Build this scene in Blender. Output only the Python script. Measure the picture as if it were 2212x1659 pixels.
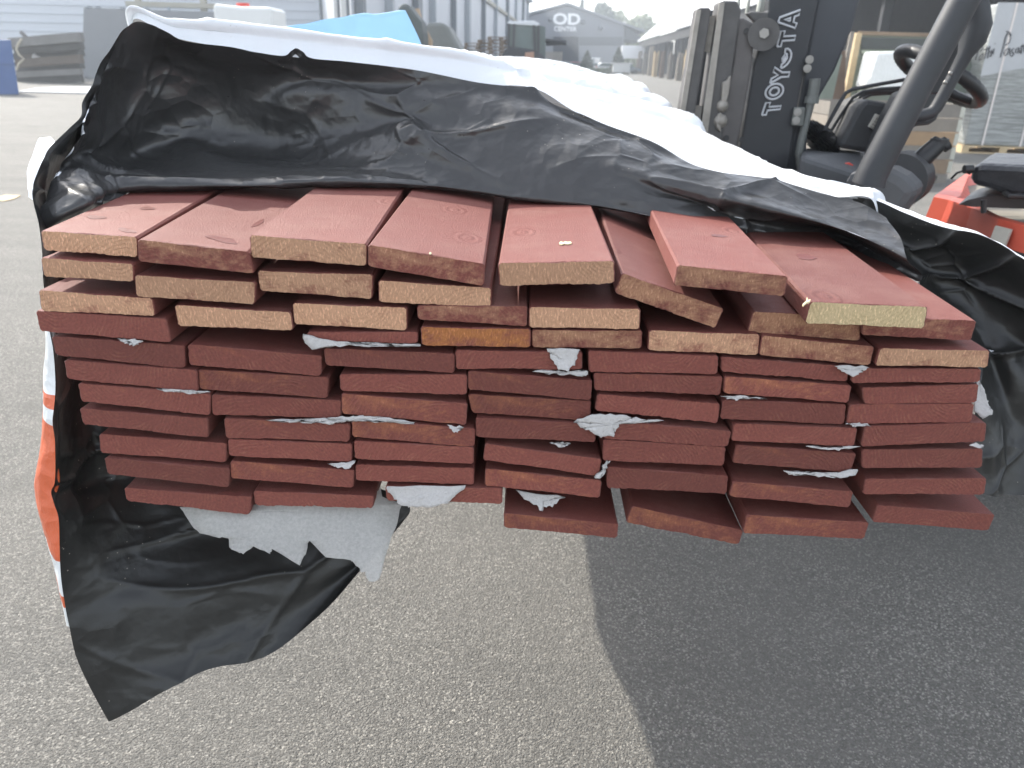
import bpy, math, random
from math import sin, cos, tan, atan2, radians, pi, sqrt, floor
from mathutils import Vector, Matrix, noise
random.seed(7)
S = bpy.context.scene
for o in list(bpy.data.objects): bpy.data.objects.remove(o)
COL = S.collection
# ------------------------------------------------------------------ camera
FPX = 1661.; PITCH = radians(22.8); ROLL = radians(1.4); CAMH = 1.45
CF = Vector((0, cos(PITCH), -sin(PITCH))); U0 = Vector((0, sin(PITCH), cos(PITCH))); R0 = Vector((1, 0, 0))
CU = U0*cos(ROLL) - R0*sin(ROLL); CR = R0*cos(ROLL) + U0*sin(ROLL)
cam = bpy.data.cameras.new('camera'); camo = bpy.data.objects.new('camera', cam); COL.objects.link(camo)
M = Matrix.Identity(4)
for i in range(3): M[i][0] = CR[i]; M[i][1] = CU[i]; M[i][2] = -CF[i]
M[2][3] = CAMH
camo.matrix_world = M
cam.sensor_width = 36; cam.lens = FPX/2212*36; cam.clip_end = 2000; cam.clip_start = .05
cam.dof.use_dof = True; cam.dof.focus_distance = .92; cam.dof.aperture_fstop = 9
S.camera = camo
# ------------------------------------------------------------------ sky, sun, exposure
SUN_EL = radians(39.5); SUN_AZ = radians(-43)            # azimuth measured from +Y towards +X
w = bpy.data.worlds.new('World'); S.world = w; w.use_nodes = True
nt = w.node_tree; bg = nt.nodes['Background']; sky = nt.nodes.new('ShaderNodeTexSky')
sky.sky_type = 'NISHITA'; sky.sun_disc = False; sky.sun_elevation = SUN_EL; sky.sun_rotation = SUN_AZ
sky.air_density = 1.0; sky.dust_density = 1.6; sky.ozone_density = .8
hs = nt.nodes.new('ShaderNodeHueSaturation'); hs.inputs['Saturation'].default_value = .4
nt.links.new(sky.outputs[0], hs.inputs['Color']); nt.links.new(hs.outputs[0], bg.inputs[0]); bg.inputs[1].default_value = .15
sl = bpy.data.lights.new('sun', 'SUN'); so = bpy.data.objects.new('sun', sl); COL.objects.link(so)
sl.energy = 2.0; sl.angle = radians(.55); sl.color = (1, .94, .84)
sd = Vector((sin(SUN_AZ)*cos(SUN_EL), cos(SUN_AZ)*cos(SUN_EL), sin(SUN_EL)))
so.rotation_euler = sd.to_track_quat('Z', 'Y').to_euler()
S.view_settings.view_transform = 'Standard'; S.view_settings.look = 'None'
S.view_settings.exposure = 1.7; S.view_settings.gamma = 1
# ------------------------------------------------------------------ picture-plane measuring helpers
def ray(x, y):
    return CF + CR*((x-1106)/FPX) + CU*((829.5-y)/FPX)
def q(x, y, Y):
    d = ray(x, y); t = Y/d.y
    return Vector((d.x*t, Y, CAMH+d.z*t))
def gz(x, y, z=0.):
    d = ray(x, y); t = (z-CAMH)/d.z
    return Vector((d.x*t, d.y*t, z))
def ca(x, y, ox, oy, s): return ((ox+x/s)/1.8445, (oy+y/s)/1.8445)
def cA(x, y): return ca(x, y, 0, 700, 1.58)
def cB(x, y): return ca(x, y, 1300, 700, 1.58)
def cC(x, y): return ca(x, y, 2680, 700, 1.58)
def cD(x, y): return ca(x, y, 0, 1500, 1.58)
def cE(x, y): return ca(x, y, 1300, 1500, 1.58)
def cF(x, y): return ca(x, y, 2680, 1500, 1.58)
def c3(x, y): return ca(x, y, 2600, 0, 1.4946)
def c7(x, y): return ca(x, y, 2000, 0, 3.16)
def c2(x, y): return ca(x, y, 1400, 0, 1.58)
CRP = dict(A=cA, B=cB, C=cC, D=cD, E=cE, F=cF)
YAW = radians(3.75)                                        # the yard's long direction
EX = Vector((cos(YAW), -sin(YAW), 0)); EY = Vector((sin(YAW), cos(YAW), 0))
def yd(l, d, z=0.): return EX*l + EY*d + Vector((0, 0, z))
# ------------------------------------------------------------------ mesh builder
class MB:
    def __init__(s): s.v = []; s.f = []; s.m = []; s.sm = []
    def add(s, vs, fs, m=0, sm=False):
        b = len(s.v); s.v += [Vector(v) for v in vs]
        for f in fs: s.f.append([b+i for i in f]); s.m.append(m); s.sm.append(sm)
    def box(s, a, b, m=0):
        x0, y0, z0 = a; x1, y1, z1 = b
        s.hexa([(x0,y0,z0),(x1,y0,z0),(x1,y1,z0),(x0,y1,z0)], [(x0,y0,z1),(x1,y0,z1),(x1,y1,z1),(x0,y1,z1)], m)
    def hexa(s, lo, hi, m=0):
        s.add(list(lo)+list(hi), [(3,2,1,0),(4,5,6,7),(0,1,5,4),(1,2,6,5),(2,3,7,6),(3,0,4,7)], m)
    def ybox(s, l0, l1, d0, d1, z0, z1, m=0):              # box in yard axes
        s.hexa([yd(l0,d0,z0),yd(l1,d0,z0),yd(l1,d1,z0),yd(l0,d1,z0)], [yd(l0,d0,z1),yd(l1,d0,z1),yd(l1,d1,z1),yd(l0,d1,z1)], m)
    def prism(s, poly, vec, m=0):                          # planar outline pushed along vec
        n = len(poly); vec = Vector(vec); a = [Vector(p) for p in poly]; b = [p+vec for p in a]
        nrm = Vector((0,0,0))
        for i in range(n): nrm += a[i].cross(a[(i+1) % n])
        if nrm.dot(vec) > 0: a, b = a, b
        else: a, b = b, a
        s.add(a+b, [tuple(range(n-1,-1,-1)), tuple(range(n,2*n))]+[(i,(i+1)%n,n+(i+1)%n,n+i) for i in range(n)], m)
    def tube(s, pts, r, n=10, m=0, cap=True):
        pts = [Vector(p) for p in pts]; rs = r if isinstance(r, (list, tuple)) else [r]*len(pts)
        vs = []; up = None
        for i, p in enumerate(pts):
            t = (pts[min(i+1,len(pts)-1)]-pts[max(i-1,0)]).normalized()
            if up is None: up = t.orthogonal().normalized()
            up = (up - t*up.dot(t)).normalized(); w_ = t.cross(up)
            for k in range(n):
                a = 2*pi*k/n; vs.append(p+(up*cos(a)+w_*sin(a))*rs[i])
        fs = [(i*n+k, i*n+(k+1)%n, (i+1)*n+(k+1)%n, (i+1)*n+k) for i in range(len(pts)-1) for k in range(n)]
        s.add(vs, fs, m, n > 4)
        if cap: s.add(vs[:n], [tuple(range(n-1,-1,-1))], m); s.add(vs[-n:], [tuple(range(n))], m)
    def ring(s, c, ax, R, r, n=48, k=10, m=0, bump=0.):
        ax = Vector(ax).normalized(); u = ax.orthogonal().normalized(); v = ax.cross(u); vs = []
        for i in range(n):
            a = 2*pi*i/n; d = u*cos(a)+v*sin(a); rr = r*(1+bump*(i % 2))
            for j in range(k):
                b = 2*pi*j/k; vs.append(Vector(c)+d*(R+rr*cos(b))+ax*rr*sin(b))
        s.add(vs, [(i*k+j, i*k+(j+1)%k, ((i+1)%n)*k+(j+1)%k, ((i+1)%n)*k+j) for i in range(n) for j in range(k)], m, True)
    def ball(s, c, r, n=14, m=0, sc=(1,1,1)):
        c = Vector(c); vs = []; h = n//2
        for i in range(h+1):
            t = pi*i/h
            for k in range(n):
                a = 2*pi*k/n; vs.append(c+Vector((sin(t)*cos(a)*sc[0], sin(t)*sin(a)*sc[1], cos(t)*sc[2]))*r)
        s.add(vs, [(i*n+k, (i+1)*n+k, (i+1)*n+(k+1)%n, i*n+(k+1)%n) for i in range(h) for k in range(n)], m, True)
    def build(s, name, mats, parent=None, bevel=0., at=None):
        me = bpy.data.meshes.new(name); org = Vector(at) if at is not None else (Vector((0,0,0)))
        if parent is not None: org = wloc(parent)
        me.from_pydata([v-org for v in s.v], [], s.f)
        for m_ in (mats if isinstance(mats, (list, tuple)) else [mats]): me.materials.append(m_)
        for p, mi, sm in zip(me.polygons, s.m, s.sm): p.material_index = mi; p.use_smooth = sm
        me.validate(); me.update()
        o = bpy.data.objects.new(name, me); COL.objects.link(o)
        if parent is not None: o.parent = parent
        else: o.location = org
        if bevel:
            b = o.modifiers.new('bevel', 'BEVEL'); b.width = bevel; b.segments = 2; b.limit_method = 'ANGLE'; b.angle_limit = radians(35)
        return o
def wloc(o):
    l = Vector((0,0,0))
    while o is not None: l += Vector(o.location); o = o.parent
    return l
def tag(o, label, cat, group=None):
    o['label'] = label; o['category'] = cat
    if group: o['group'] = group
    return o
def thing(name, label, cat, loc, group=None):
    o = bpy.data.objects.new(name, None); COL.objects.link(o); o.location = loc; o.empty_display_size = .1
    return tag(o, label, cat, group)
# ------------------------------------------------------------------ materials
class NM:
    def __init__(s, name):
        s.mat = bpy.data.materials.new(name); s.mat.use_nodes = True; s.t = s.mat.node_tree; s.n = s.t.nodes
        s.b = s.n['Principled BSDF']; s.out = s.n['Material Output']
    def N(s, ty, **k):
        n = s.n.new(ty)
        for a, v in k.items():
            if a.startswith('i_'):
                key = a[2:]; n.inputs[int(key) if key.isdigit() else key.replace('_', ' ')].default_value = v
            else: setattr(n, a, v)
        return n
    def L(s, a, b): s.t.links.new(a, b)
    def obj(s): return s.N('ShaderNodeTexCoord').outputs['Object']
    def geo(s): return s.N('ShaderNodeNewGeometry').outputs['Position']
    def map(s, src, scale, rot=(0,0,0)):
        m = s.N('ShaderNodeMapping'); m.inputs['Scale'].default_value = scale; m.inputs['Rotation'].default_value = rot
        s.L(src, m.inputs[0]); return m.outputs[0]
    def noise(s, src, sc, det=4, rough=.6, dist=0):
        n = s.N('ShaderNodeTexNoise'); n.inputs['Scale'].default_value = sc; n.inputs['Detail'].default_value = det
        n.inputs['Roughness'].default_value = rough; n.inputs['Distortion'].default_value = dist
        if src is not None: s.L(src, n.inputs['Vector'])
        return n.outputs['Fac']
    def vor(s, src, sc, feat='F1', out='Distance', rnd=1):
        n = s.N('ShaderNodeTexVoronoi'); n.feature = feat; n.inputs['Scale'].default_value = sc; n.inputs['Randomness'].default_value = rnd
        s.L(src, n.inputs['Vector']); return n.outputs[out]
    def ramp(s, f, *st):
        r = s.N('ShaderNodeValToRGB'); e = r.color_ramp.elements
        while len(e) < len(st): e.new(.5)
        for el, (p, c) in zip(e, st):
            el.position = p; el.color = (c, c, c, 1) if not isinstance(c, (tuple, list)) else (*c, 1)
        s.L(f, r.inputs[0]); return r.outputs[0]
    def mix(s, f, a, b, mode='MIX'):
        m = s.N('ShaderNodeMix'); m.data_type = 'RGBA'; m.blend_type = mode
        for v, k in ((f, 0), (a, 6), (b, 7)):
            if isinstance(v, (int, float)): m.inputs[k].default_value = v if k == 0 else (v, v, v, 1)
            elif isinstance(v, (tuple, list)): m.inputs[k].default_value = (*v, 1)
            else: s.L(v, m.inputs[k])
        return m.outputs[2]
    def math(s, op, a, b=None, c=None, clamp=False):
        m = s.N('ShaderNodeMath'); m.operation = op; m.use_clamp = clamp
        for i, v in enumerate((a, b, c)):
            if v is None: continue
            if isinstance(v, (int, float)): m.inputs[i].default_value = v
            else: s.L(v, m.inputs[i])
        return m.outputs[0]
    def set(s, k, v):
        if isinstance(v, (int, float)): s.b.inputs[k].default_value = v
        elif isinstance(v, (tuple, list)): s.b.inputs[k].default_value = (*v, 1)
        else: s.L(v, s.b.inputs[k])
        return s
    def bump(s, h, dist=.001, st=1., prev=None):
        b = s.N('ShaderNodeBump'); b.inputs['Distance'].default_value = dist; b.inputs['Strength'].default_value = st
        s.L(h, b.inputs['Height'])
        if prev is not None: s.L(prev, b.inputs['Normal'])
        return b.outputs[0]
    def nrm(s, n): s.L(n, s.b.inputs['Normal']); return s
def plain(name, col, rough=.6, var=.25, sc=3., bsc=0., bd=.002, metal=0., spec=.5):
    m = NM(name); c = m.geo(); f = m.noise(c, sc, 5, .65)
    m.set('Base Color', m.mix(f, tuple(x*(1-var) for x in col), tuple(min(1, x*(1+var)) for x in col)))
    m.set('Roughness', m.math('MULTIPLY_ADD', m.noise(c, sc*3.1, 3), .25, rough-.12)); m.set('Metallic', metal); m.set('Specular IOR Level', spec)
    if bsc: m.nrm(m.bump(m.noise(c, bsc, 4), bd, .8))
    return m.mat
def paint_nodes(m, c):
    g = m.noise(m.map(c, (70, 2.2, 70)), 1., 5, .6, .6)
    big = m.noise(c, 4., 4, .6)
    col = m.mix(g, (.180, .055, .044), (.215, .070, .057)); col = m.mix(m.math('MULTIPLY', big, .5), col, (.155, .045, .036))
    return col, g
def make_paint():
    m = NM('red_paint'); c = m.obj(); oi = m.N('ShaderNodeObjectInfo')
    add = m.N('ShaderNodeVectorMath'); add.operation = 'MULTIPLY_ADD'; cmb = m.N('ShaderNodeCombineXYZ')
    for i in range(3): m.L(oi.outputs['Random'], cmb.inputs[i])
    m.L(cmb.outputs[0], add.inputs[0]); add.inputs[1].default_value = (9, 17, 5); m.L(c, add.inputs[2]); c2_ = add.outputs[0]
    col, g = paint_nodes(m, c2_)
    kv = m.vor(m.map(c2_, (5.5, 3.1, .01)), 1.); [setattr(n_, 'voronoi_dimensions', '2D') for n_ in m.n if n_.bl_idname == 'ShaderNodeTexVoronoi']                      # knots
    knot = m.ramp(kv, (.0, 1.), (.07, .9), (.13, 0.)); ringk = m.math('SINE', m.math('MULTIPLY', kv, 110))
    col = m.mix(m.math('MULTIPLY', knot, .55), col, (.17, .045, .035))
    sp = m.ramp(m.noise(c2_, 420, 2, .7), (.58, 0.), (.72, 1.)); col = m.mix(m.math('MULTIPLY', sp, .35), col, (.42, .16, .12))
    tone = m.math('MULTIPLY_ADD', oi.outputs['Random'], .34, .83); tn = m.N('ShaderNodeVectorMath'); tn.operation = 'SCALE'; m.L(col, tn.inputs[0]); m.L(tone, tn.inputs['Scale']); col = tn.outputs[0]
    scr = m.ramp(m.noise(m.map(c2_, (40, 3, 40), (0, 0, .5)), 3., 4, .7, 1.), (.68, 0.), (.74, 1.)); dust = m.ramp(m.noise(c2_, 9, 5, .7), (.48, 0.), (.70, .20)); col = m.mix(m.math('MULTIPLY', scr, .25), m.mix(dust, col, (.36,.22,.18)), (.45,.22,.17))
    m.set('Base Color', col); m.set('Roughness', m.math('MULTIPLY_ADD', m.noise(c2_, 14, 5, .7), .28, .44)); m.set('Specular IOR Level', .34)
    n2 = m.bump(m.noise(m.map(c2_, (1, .6, 1)), 400, 5, .8), .0017, 1.)
    n3 = m.bump(m.math('MULTIPLY', knot, ringk), .0006, .7, n2); m.nrm(n3)
    return m.mat
def make_end(name, wood, dark, redamt, paintc=(.215, .062, .047)):
    m = NM(name); c = m.obj(); oi = m.N('ShaderNodeObjectInfo').outputs['Random']
    sx = m.N('ShaderNodeSeparateXYZ'); wob = m.N('ShaderNodeVectorMath'); wob.operation = 'ADD'
    nn = m.N('ShaderNodeTexNoise'); nn.inputs['Scale'].default_value = 34; m.L(c, nn.inputs['Vector'])
    sc = m.N('ShaderNodeVectorMath'); sc.operation = 'MULTIPLY'; m.L(nn.outputs['Color'], sc.inputs[0]); sc.inputs[1].default_value = (.012, .012, .012)
    m.L(c, wob.inputs[0]); m.L(sc.outputs[0], wob.inputs[1]); m.L(wob.outputs[0], sx.inputs[0])
    r1 = m.math('FRACT', m.math('MULTIPLY', oi, 7.31)); r2 = m.math('FRACT', m.math('MULTIPLY', oi, 23.7)); sgn = m.math('SUBTRACT', m.math('MULTIPLY', m.math('ROUND', r2), 2), 1)
    px = m.math('MULTIPLY_ADD', m.math('SUBTRACT', r1, .5), .13, sx.outputs[0]); pz = m.math('ADD', m.math('MULTIPLY', sgn, m.math('MULTIPLY_ADD', r2, .03, .022)), sx.outputs[2])
    d = m.math('SQRT', m.math('ADD', m.math('MULTIPLY', px, px), m.math('MULTIPLY', pz, pz)))
    ring = m.math('MULTIPLY_ADD', m.math('SINE', m.math('MULTIPLY', d, 1500)), .5, .5); ring = m.math('MULTIPLY', m.math('POWER', ring, 2.), m.ramp(m.noise(c, 45, 3), (.35, 0.), (.62, 1.)))
    fz = m.noise(c, 300, 6, .85); fz2 = m.noise(m.map(c, (500, 20, 170), (0, .7, 0)), 1, 3)
    col = m.mix(m.math('MULTIPLY', ring, .6), wood, dark)
    col = m.mix(m.ramp(fz, (.34, .4), (.54, 0.)), col, tuple(x*.45 for x in wood))
    col = m.mix(m.ramp(fz2, (.52, 0.), (.70, .85)), col, tuple(min(1, x*1.5+.04) for x in wood))
    pm = m.noise(m.map(c, (1, 1, 1.6)), 24, 6, .72); shift = m.math('MULTIPLY_ADD', r1, .18, -.09)
    th = m.math('ADD', pm, shift); lo = .78-redamt*.6
    mask = m.ramp(th, (max(0., lo-.10), 0.), (min(1., lo+.10), 1.))
    red = m.mix(m.ramp(m.noise(c, 280, 6, .85), (.34, 0.), (.66, 1.)), tuple(x*.75 for x in paintc), tuple(x*1.3 for x in paintc)); red = m.mix(m.ramp(m.noise(c, 9, 3), (.3, .25), (.6, 0.)), red, tuple(x*.5 for x in paintc)); red = m.mix(m.math('MULTIPLY', m.math('MULTIPLY', ring, m.ramp(m.noise(c, 70, 4, .7), (.4, 0.), (.62, 1.))), .34), red, (.37,.17,.10))
    col = m.mix(mask, col, red)
    tn = m.N('ShaderNodeVectorMath'); tn.operation = 'SCALE'; m.L(col, tn.inputs[0]); m.L(m.math('MULTIPLY_ADD', m.math('FRACT', m.math('MULTIPLY', oi, 91.7)), .42, .80), tn.inputs['Scale']); col = tn.outputs[0]
    m.set('Base Color', col); m.set('Roughness', .62); m.set('Specular IOR Level', .4)
    h = m.math('ADD', m.math('MULTIPLY', fz, 1.), m.math('MULTIPLY', ring, .25))
    n1 = m.bump(h, .0016, 1.); m.nrm(m.bump(m.noise(c, 900, 2), .0006, .6, n1))
    return m.mat
PAINT = make_paint()
END_TAN = make_end('end_bare_wood', (.53, .30, .180), (.39, .205, .115), .22)
END_MIX = make_end('end_wood_overpainted', (.47, .245, .14), (.33, .15, .085), .50)
END_ORG = make_end('end_orange_wood', (.40, .15, .045), (.25, .085, .03), .22)
END_FRE = make_end('end_fresh_wood', (.60, .46, .26), (.42, .30, .15), .02)
END_RED = make_end('end_painted_red', (.36, .12, .06), (.25, .08, .04), .86)
END_RED2 = make_end('end_painted_red_thin', (.40, .15, .07), (.26, .09, .045), .72)
def film(name, front, back, rough, bscale=14., bd=.004, transl=0., spec=.5, fine=.35):
    """plastic film: one colour on its outer face, another on its inner face"""
    m = NM(name); c = m.geo(); g = m.N('ShaderNodeNewGeometry').outputs['Backfacing']
    fl_ = m.math('MULTIPLY', m.ramp(m.vor(c, 95), (.07, 1.), (.10, 0.)), m.ramp(m.noise(c, 5, 2), (.52, 0.), (.6, .8)))
    m.set('Base Color', m.mix(fl_, m.mix(g, front, back), (.40,.36,.30))); m.set('Roughness', m.math('MULTIPLY_ADD', m.noise(c, 30, 4), .16, rough-.08)); m.set('Specular IOR Level', spec)
    v = m.vor(m.map(c, (1, 1, 1.5)), bscale, 'F1'); cr = m.ramp(m.noise(c, 7, 3), (.45, .15), (.62, 1.))
    h = m.math('ADD', m.math('MULTIPLY', m.math('MULTIPLY', v, cr), fine), m.math('MULTIPLY', m.noise(c, 9, 4, .55), 1.))
    n1 = m.bump(h, bd, 1.)
    m.nrm(m.bump(m.math('MULTIPLY', m.noise(c, 90, 3, .5, 1.5), cr), .0006, .7, n1))
    if transl:
        tr = m.N('ShaderNodeBsdfTranslucent'); tr.inputs[0].default_value = (*front, 1); mx = m.N('ShaderNodeMixShader'); mx.inputs[0].default_value = transl
        m.L(m.b.outputs[0], mx.inputs[1]); m.L(tr.outputs[0], mx.inputs[2]); m.L(mx.outputs[0], m.out.inputs[0])
    return m.mat
BLK = (.022, .022, .021); WHT = (.80, .82, .84)
F_BLACK = film('film_black_side', BLK, WHT, .36, 20, .006, spec=.42, fine=.55)
F_BLACKG = film('film_black_glossy', (.042, .042, .042), WHT, .31, 24, .009, fine=.8, spec=.6)  # base raised above the side film, painting in sheen and veiling brightness
F_WHITE = film('film_white_side', WHT, BLK, .38, 10, .006, .12)
F_BLUE = film('film_light_blue', (.42, .62, .78), (.42, .62, .78), .5, 8, .004, .45)
def make_tissue():
    m = NM('thin_foam_sheet'); c = m.geo(); n = m.noise(c, 240, 4, .7); b = m.noise(c, 14, 4)
    m.set('Base Color', m.mix(b, (.58, .57, .54), (.74, .73, .69))); m.set('Roughness', .6)
    m.nrm(m.bump(n, .0012, .9, m.bump(b, .008, .6)))
    tr = m.N('ShaderNodeBsdfTransparent'); tl = m.N('ShaderNodeBsdfTranslucent'); tl.inputs[0].default_value = (.6, .6, .6, 1)
    a = m.N('ShaderNodeMixShader'); a.inputs[0].default_value = .35; m.L(m.b.outputs[0], a.inputs[1]); m.L(tl.outputs[0], a.inputs[2])
    e = m.N('ShaderNodeMixShader'); m.L(m.ramp(n, (.35, .40), (.65, .22)), e.inputs[0]); m.L(a.outputs[0], e.inputs[1]); m.L(tr.outputs[0], e.inputs[2])
    m.L(e.outputs[0], m.out.inputs[0]); return m.mat
TISSUE = make_tissue()
def make_scrap():
    m = NM('foam_scrap'); c = m.geo(); n = m.noise(c, 320, 4, .75)
    m.set('Base Color', m.mix(n, (.48, .46, .45), (.72, .70, .68))); m.set('Roughness', .6); m.nrm(m.bump(n, .003, 1.)); return m.mat
SCRAP = make_scrap()
# ------------------------------------------------------------------ ground
def make_asphalt():
    m = NM('weathered_asphalt'); c = m.geo()
    sp = m.vor(c, 240, 'F1', 'Color'); sep = m.N('ShaderNodeSeparateColor'); m.L(sp, sep.inputs[0])
    st = m.ramp(sep.outputs[0], (.0, (.115, .111, .101)), (.45, (.165, .159, .145)), (.82, (.225, .216, .196)), (.95, (.44, .42, .375)))
    big = m.noise(c, 2.1, 6, .65); col = m.mix(m.ramp(big, (.35, 0.), (.65, .5)), st, (.150, .144, .131))
    pits = m.ramp(m.noise(c, 75, 5, .75), (.32, 1.), (.42, 0.)); col = m.mix(m.math('MULTIPLY', pits, .75), col, (.058, .055, .050))
    pale = m.ramp(m.noise(c, .45, 5, .65), (.44, 0.), (.60, 1.)); col = m.mix(m.math('MULTIPLY', pale, .35), col, (.225, .215, .195))
    oil = m.ramp(m.noise(c, .9, 4, .6, .6), (.60, 0.), (.70, 1.)); col = m.mix(m.math('MULTIPLY', oil, .30), col, (.085, .085, .082))
    trk = m.ramp(m.noise(m.map(c, (.16, 2.6, 1), (0, 0, .35)), 1., 4, .6), (.50, 0.), (.66, 1.)); col = m.mix(m.math('MULTIPLY', trk, .22), col, (.10, .098, .092))
    m.set('Base Color', col); m.set('Roughness', m.math('MULTIPLY_ADD', sep.outputs[1], .3, .62)); m.set('Specular IOR Level', .3)
    h = m.math('ADD', m.math('MULTIPLY', m.vor(c, 210, 'F1'), -.9), m.math('MULTIPLY', m.noise(c, 32, 7, .8), 1.5))
    m.nrm(m.bump(h, .0075, .95)); return m.mat
g = MB(); g.add([(-320, -60, 0), (320, -60, 0), (320, 420, 0), (-320, 420, 0)], [(0,1,2,3)])
go = g.build('ground', make_asphalt()); go['kind'] = 'structure'
# ------------------------------------------------------------------ the boards
def cr1(p0, p1, p2, p3, t):
    return .5*((2*p1)+(-p0+p2)*t+(2*p0-5*p1+4*p2-p3)*t*t+(-p0+3*p1-3*p2+p3)*t**3)
def horizon_y(x):
    lo, hi = -600., 900.
    for _ in range(50):
        mid = (lo+hi)/2
        if ray(x, mid).z > 0: lo = mid
        else: hi = mid
    return lo
TOPS = {}
def board(quad, label, mat, vx=1150., h=.80, L=1.6, vy=None, name='board', rough=.0004, hb=None):
    """quad: the sawn end's TL, TR, BR, BL corners measured on the photo, lying h metres ahead"""
    P = [q(x, y, h) for x, y in quad]
    o = (P[0]+P[1]+P[2]+P[3])/4
    d = ray(vx, horizon_y(vx) if vy is None else vy).normalized()
    X = d.cross(Vector((0, 0, 1))).normalized(); Z = X.cross(d)
    R = Matrix((X, d, Z)).transposed(); Ri = R.transposed()
    Q = [Ri @ (p-o) for p in P]
    seed = random.random()*100
    out = []; base_ = []; segs = (44, 9, 44, 9)
    for i in range(4):
        a, b = Q[i], Q[(i+1) % 4]; n = segs[i]; ln = (b-a).length; r = .0022
        for k in range(n+1):
            t = r/ln+(1-2*r/ln)*k/n; p = a.lerp(b, t); base_.append(p)
            nr = (b-a).cross(Vector((0, 1, 0))).normalized()
            amp = rough*(1.7 if i == 2 else 1.)
            p = p+nr*(noise.noise(Vector((seed+i*9+t*7, seed, 0)))*amp*.9+noise.noise(Vector((seed+i*9+t*90, 3, seed)))*amp*1.3)
            out.append(p)
    n = len(out); c = sum(out, Vector())/n
    def ringv(dy, inset, smooth=0):
        vs = []
        for p in (base_ if smooth else out):
            v = Vector((p.x, p.y, p.z)); dv = (c-v); dv.y = 0
            v = v+dv.normalized()*inset; v.y += dy; vs.append(v)
        return vs
    me = bpy.data.meshes.new(name)
    V = ringv(0, .0011)+ringv(.0011, 0)+ringv(.010, .0003, 1)+ringv(L, .0003, 1)
    F = [tuple(range(n-1, -1, -1))]
    for j in range(3): F += [(j*n+i, j*n+(i+1) % n, (j+1)*n+(i+1) % n, (j+1)*n+i) for i in range(n)]
    F.append(tuple(range(3*n, 4*n)))
    me.from_pydata(V, [], F); me.materials.append(mat); me.materials.append(PAINT)
    for k, p in enumerate(me.polygons): p.material_index = 0 if (k == 0 or k == len(F)-1) else 1
    me.validate(); me.update()
    ob = bpy.data.objects.new(name, me); COL.objects.link(ob)
    ob.matrix_world = Matrix.Translation(o) @ R.to_4x4()
    tag(ob, label, 'board', 'red painted boards stacked in the bundle')
    TOPS[label] = (ob, P[0], (P[1]-P[0]).cross(d).normalized())
    return ob
def Qd(tag_, *p):
    """corner list with a crop letter; a corner may carry its own letter"""
    r = []
    for a in p:
        if isinstance(a[0], str): r.append(CRP[a[0]](a[1], a[2]))
        else: r.append(CRP[tag_](*a))
    return r
T_, X_, O_, G_, N_, N2 = END_TAN, END_MIX, END_ORG, END_FRE, END_RED, END_RED2
# loose top layer, left to right
board(Qd('A', (252,345), (866,385), (870,513), (275,470)), 'knotty red board with tan end at the top left corner of the stack', T_, 944, .806, 1.2)
board(Qd('A', (865,400), (1567,478), (1603,618), (872,540)), 'knotty red board with reddish end, second from the left in the top layer, tilted', X_, 985, .795, 1.2)
board(Qd('A', (1570,372), ('B',258,430), ('B',256,570), (1580,515)), 'red board with tan end, third in the top layer, tight against the one tilted right', T_, 1052, .80, 1.2)
board(Qd('B', (262,432), (1000,555), (992,695), (262,572)), 'top layer red board sloping down to the right, just left of the wide gap', X_, 1106, .797, 1.2)
board(Qd('B', (1082,550), (1815,535), (1815,678), (1090,695)), 'level red board between gaps, with a small pale chip on its upper face', T_, 1150, .80, 1.2, rough=.0005)
board(Qd('B', (1862,612), ('C',325,838), ('C',270,962), (1812,735)), 'steeply tilted red board sloping down to the right, under the raised board', X_, 1184, .805, 1.2)
board(Qd('C', (30,562), (727,632), (705,760), (5,690)), 'raised red board resting on the steeply tilted board, left of the fresh cut one', X_, 1250, .792, 1.2)
board(Qd('C', (865,793), (1610,825), (1585,962), (830,930)), 'red board with a fresh yellowish end and clear growth rings, topmost at right', G_, 1274, .772, 1.2, rough=.0004)
board(Qd('C', (1200,885), (1915,912), (1880,1040), (1188,1002)), 'red board at the top right corner of the stack, partly under the fresh cut board', X_, 1254, .806, 1.2)
board(Qd('C', (505,855), (1185,885), (1180,1040), (470,985)), 'red board with tan end directly beneath the fresh cut board at the top right', X_, 1215, .812, 1.2)
# upper rows with bare wood ends
R2 = [(Qd('A', (255,515), (842,555), (842,670), (275,635)), T_), (Qd('A', (845,625), (1610,670), (1605,810), (855,760)), T_),
      (Qd('A', (1618,598), ('B',295,622), ('B',290,778), (1635,725)), T_), (Qd('B', (325,658), (1042,705), (1038,838), (330,795)), T_)]
R3 = [(Qd('A', (240,718), (962,772), (980,885), (260,852)), T_), (Qd('A', (1095,812), (1833,860), (1848,975), (1120,945)), T_),
      (Qd('A', (1838,800), ('B',510,830), ('B',510,975), (1850,935)), T_), (Qd('B', (570,818), (1268,822), (1265,950), (575,905)), X_),
      (Qd('B', (1275,825), (1980,838), (1975,968), (1275,955)), T_)]
R4 = [(Qd('A', (222,850), (1045,900), (1080,1050), (250,980)), N_), (Qd('B', (-125,985), (578,985), (575,1060), (-110,1038)), N2),
      (Qd('B', (592,952), (1288,966), (1286,1082), (600,1070)), O_), (Qd('B', (1292,970), (1990,976), (1985,1090), (1295,1080)), END_MIX),
      (Qd('B', (2030,972), ('C',553,998), ('C',540,1130), (2022,1100)), T_), (Qd('C', (562,1005), (1272,1075), (1245,1195), (542,1130)), X_),
      (Qd('C', (1305,1085), (2000,1100), (1985,1208), (1272,1195)), T_)]
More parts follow.
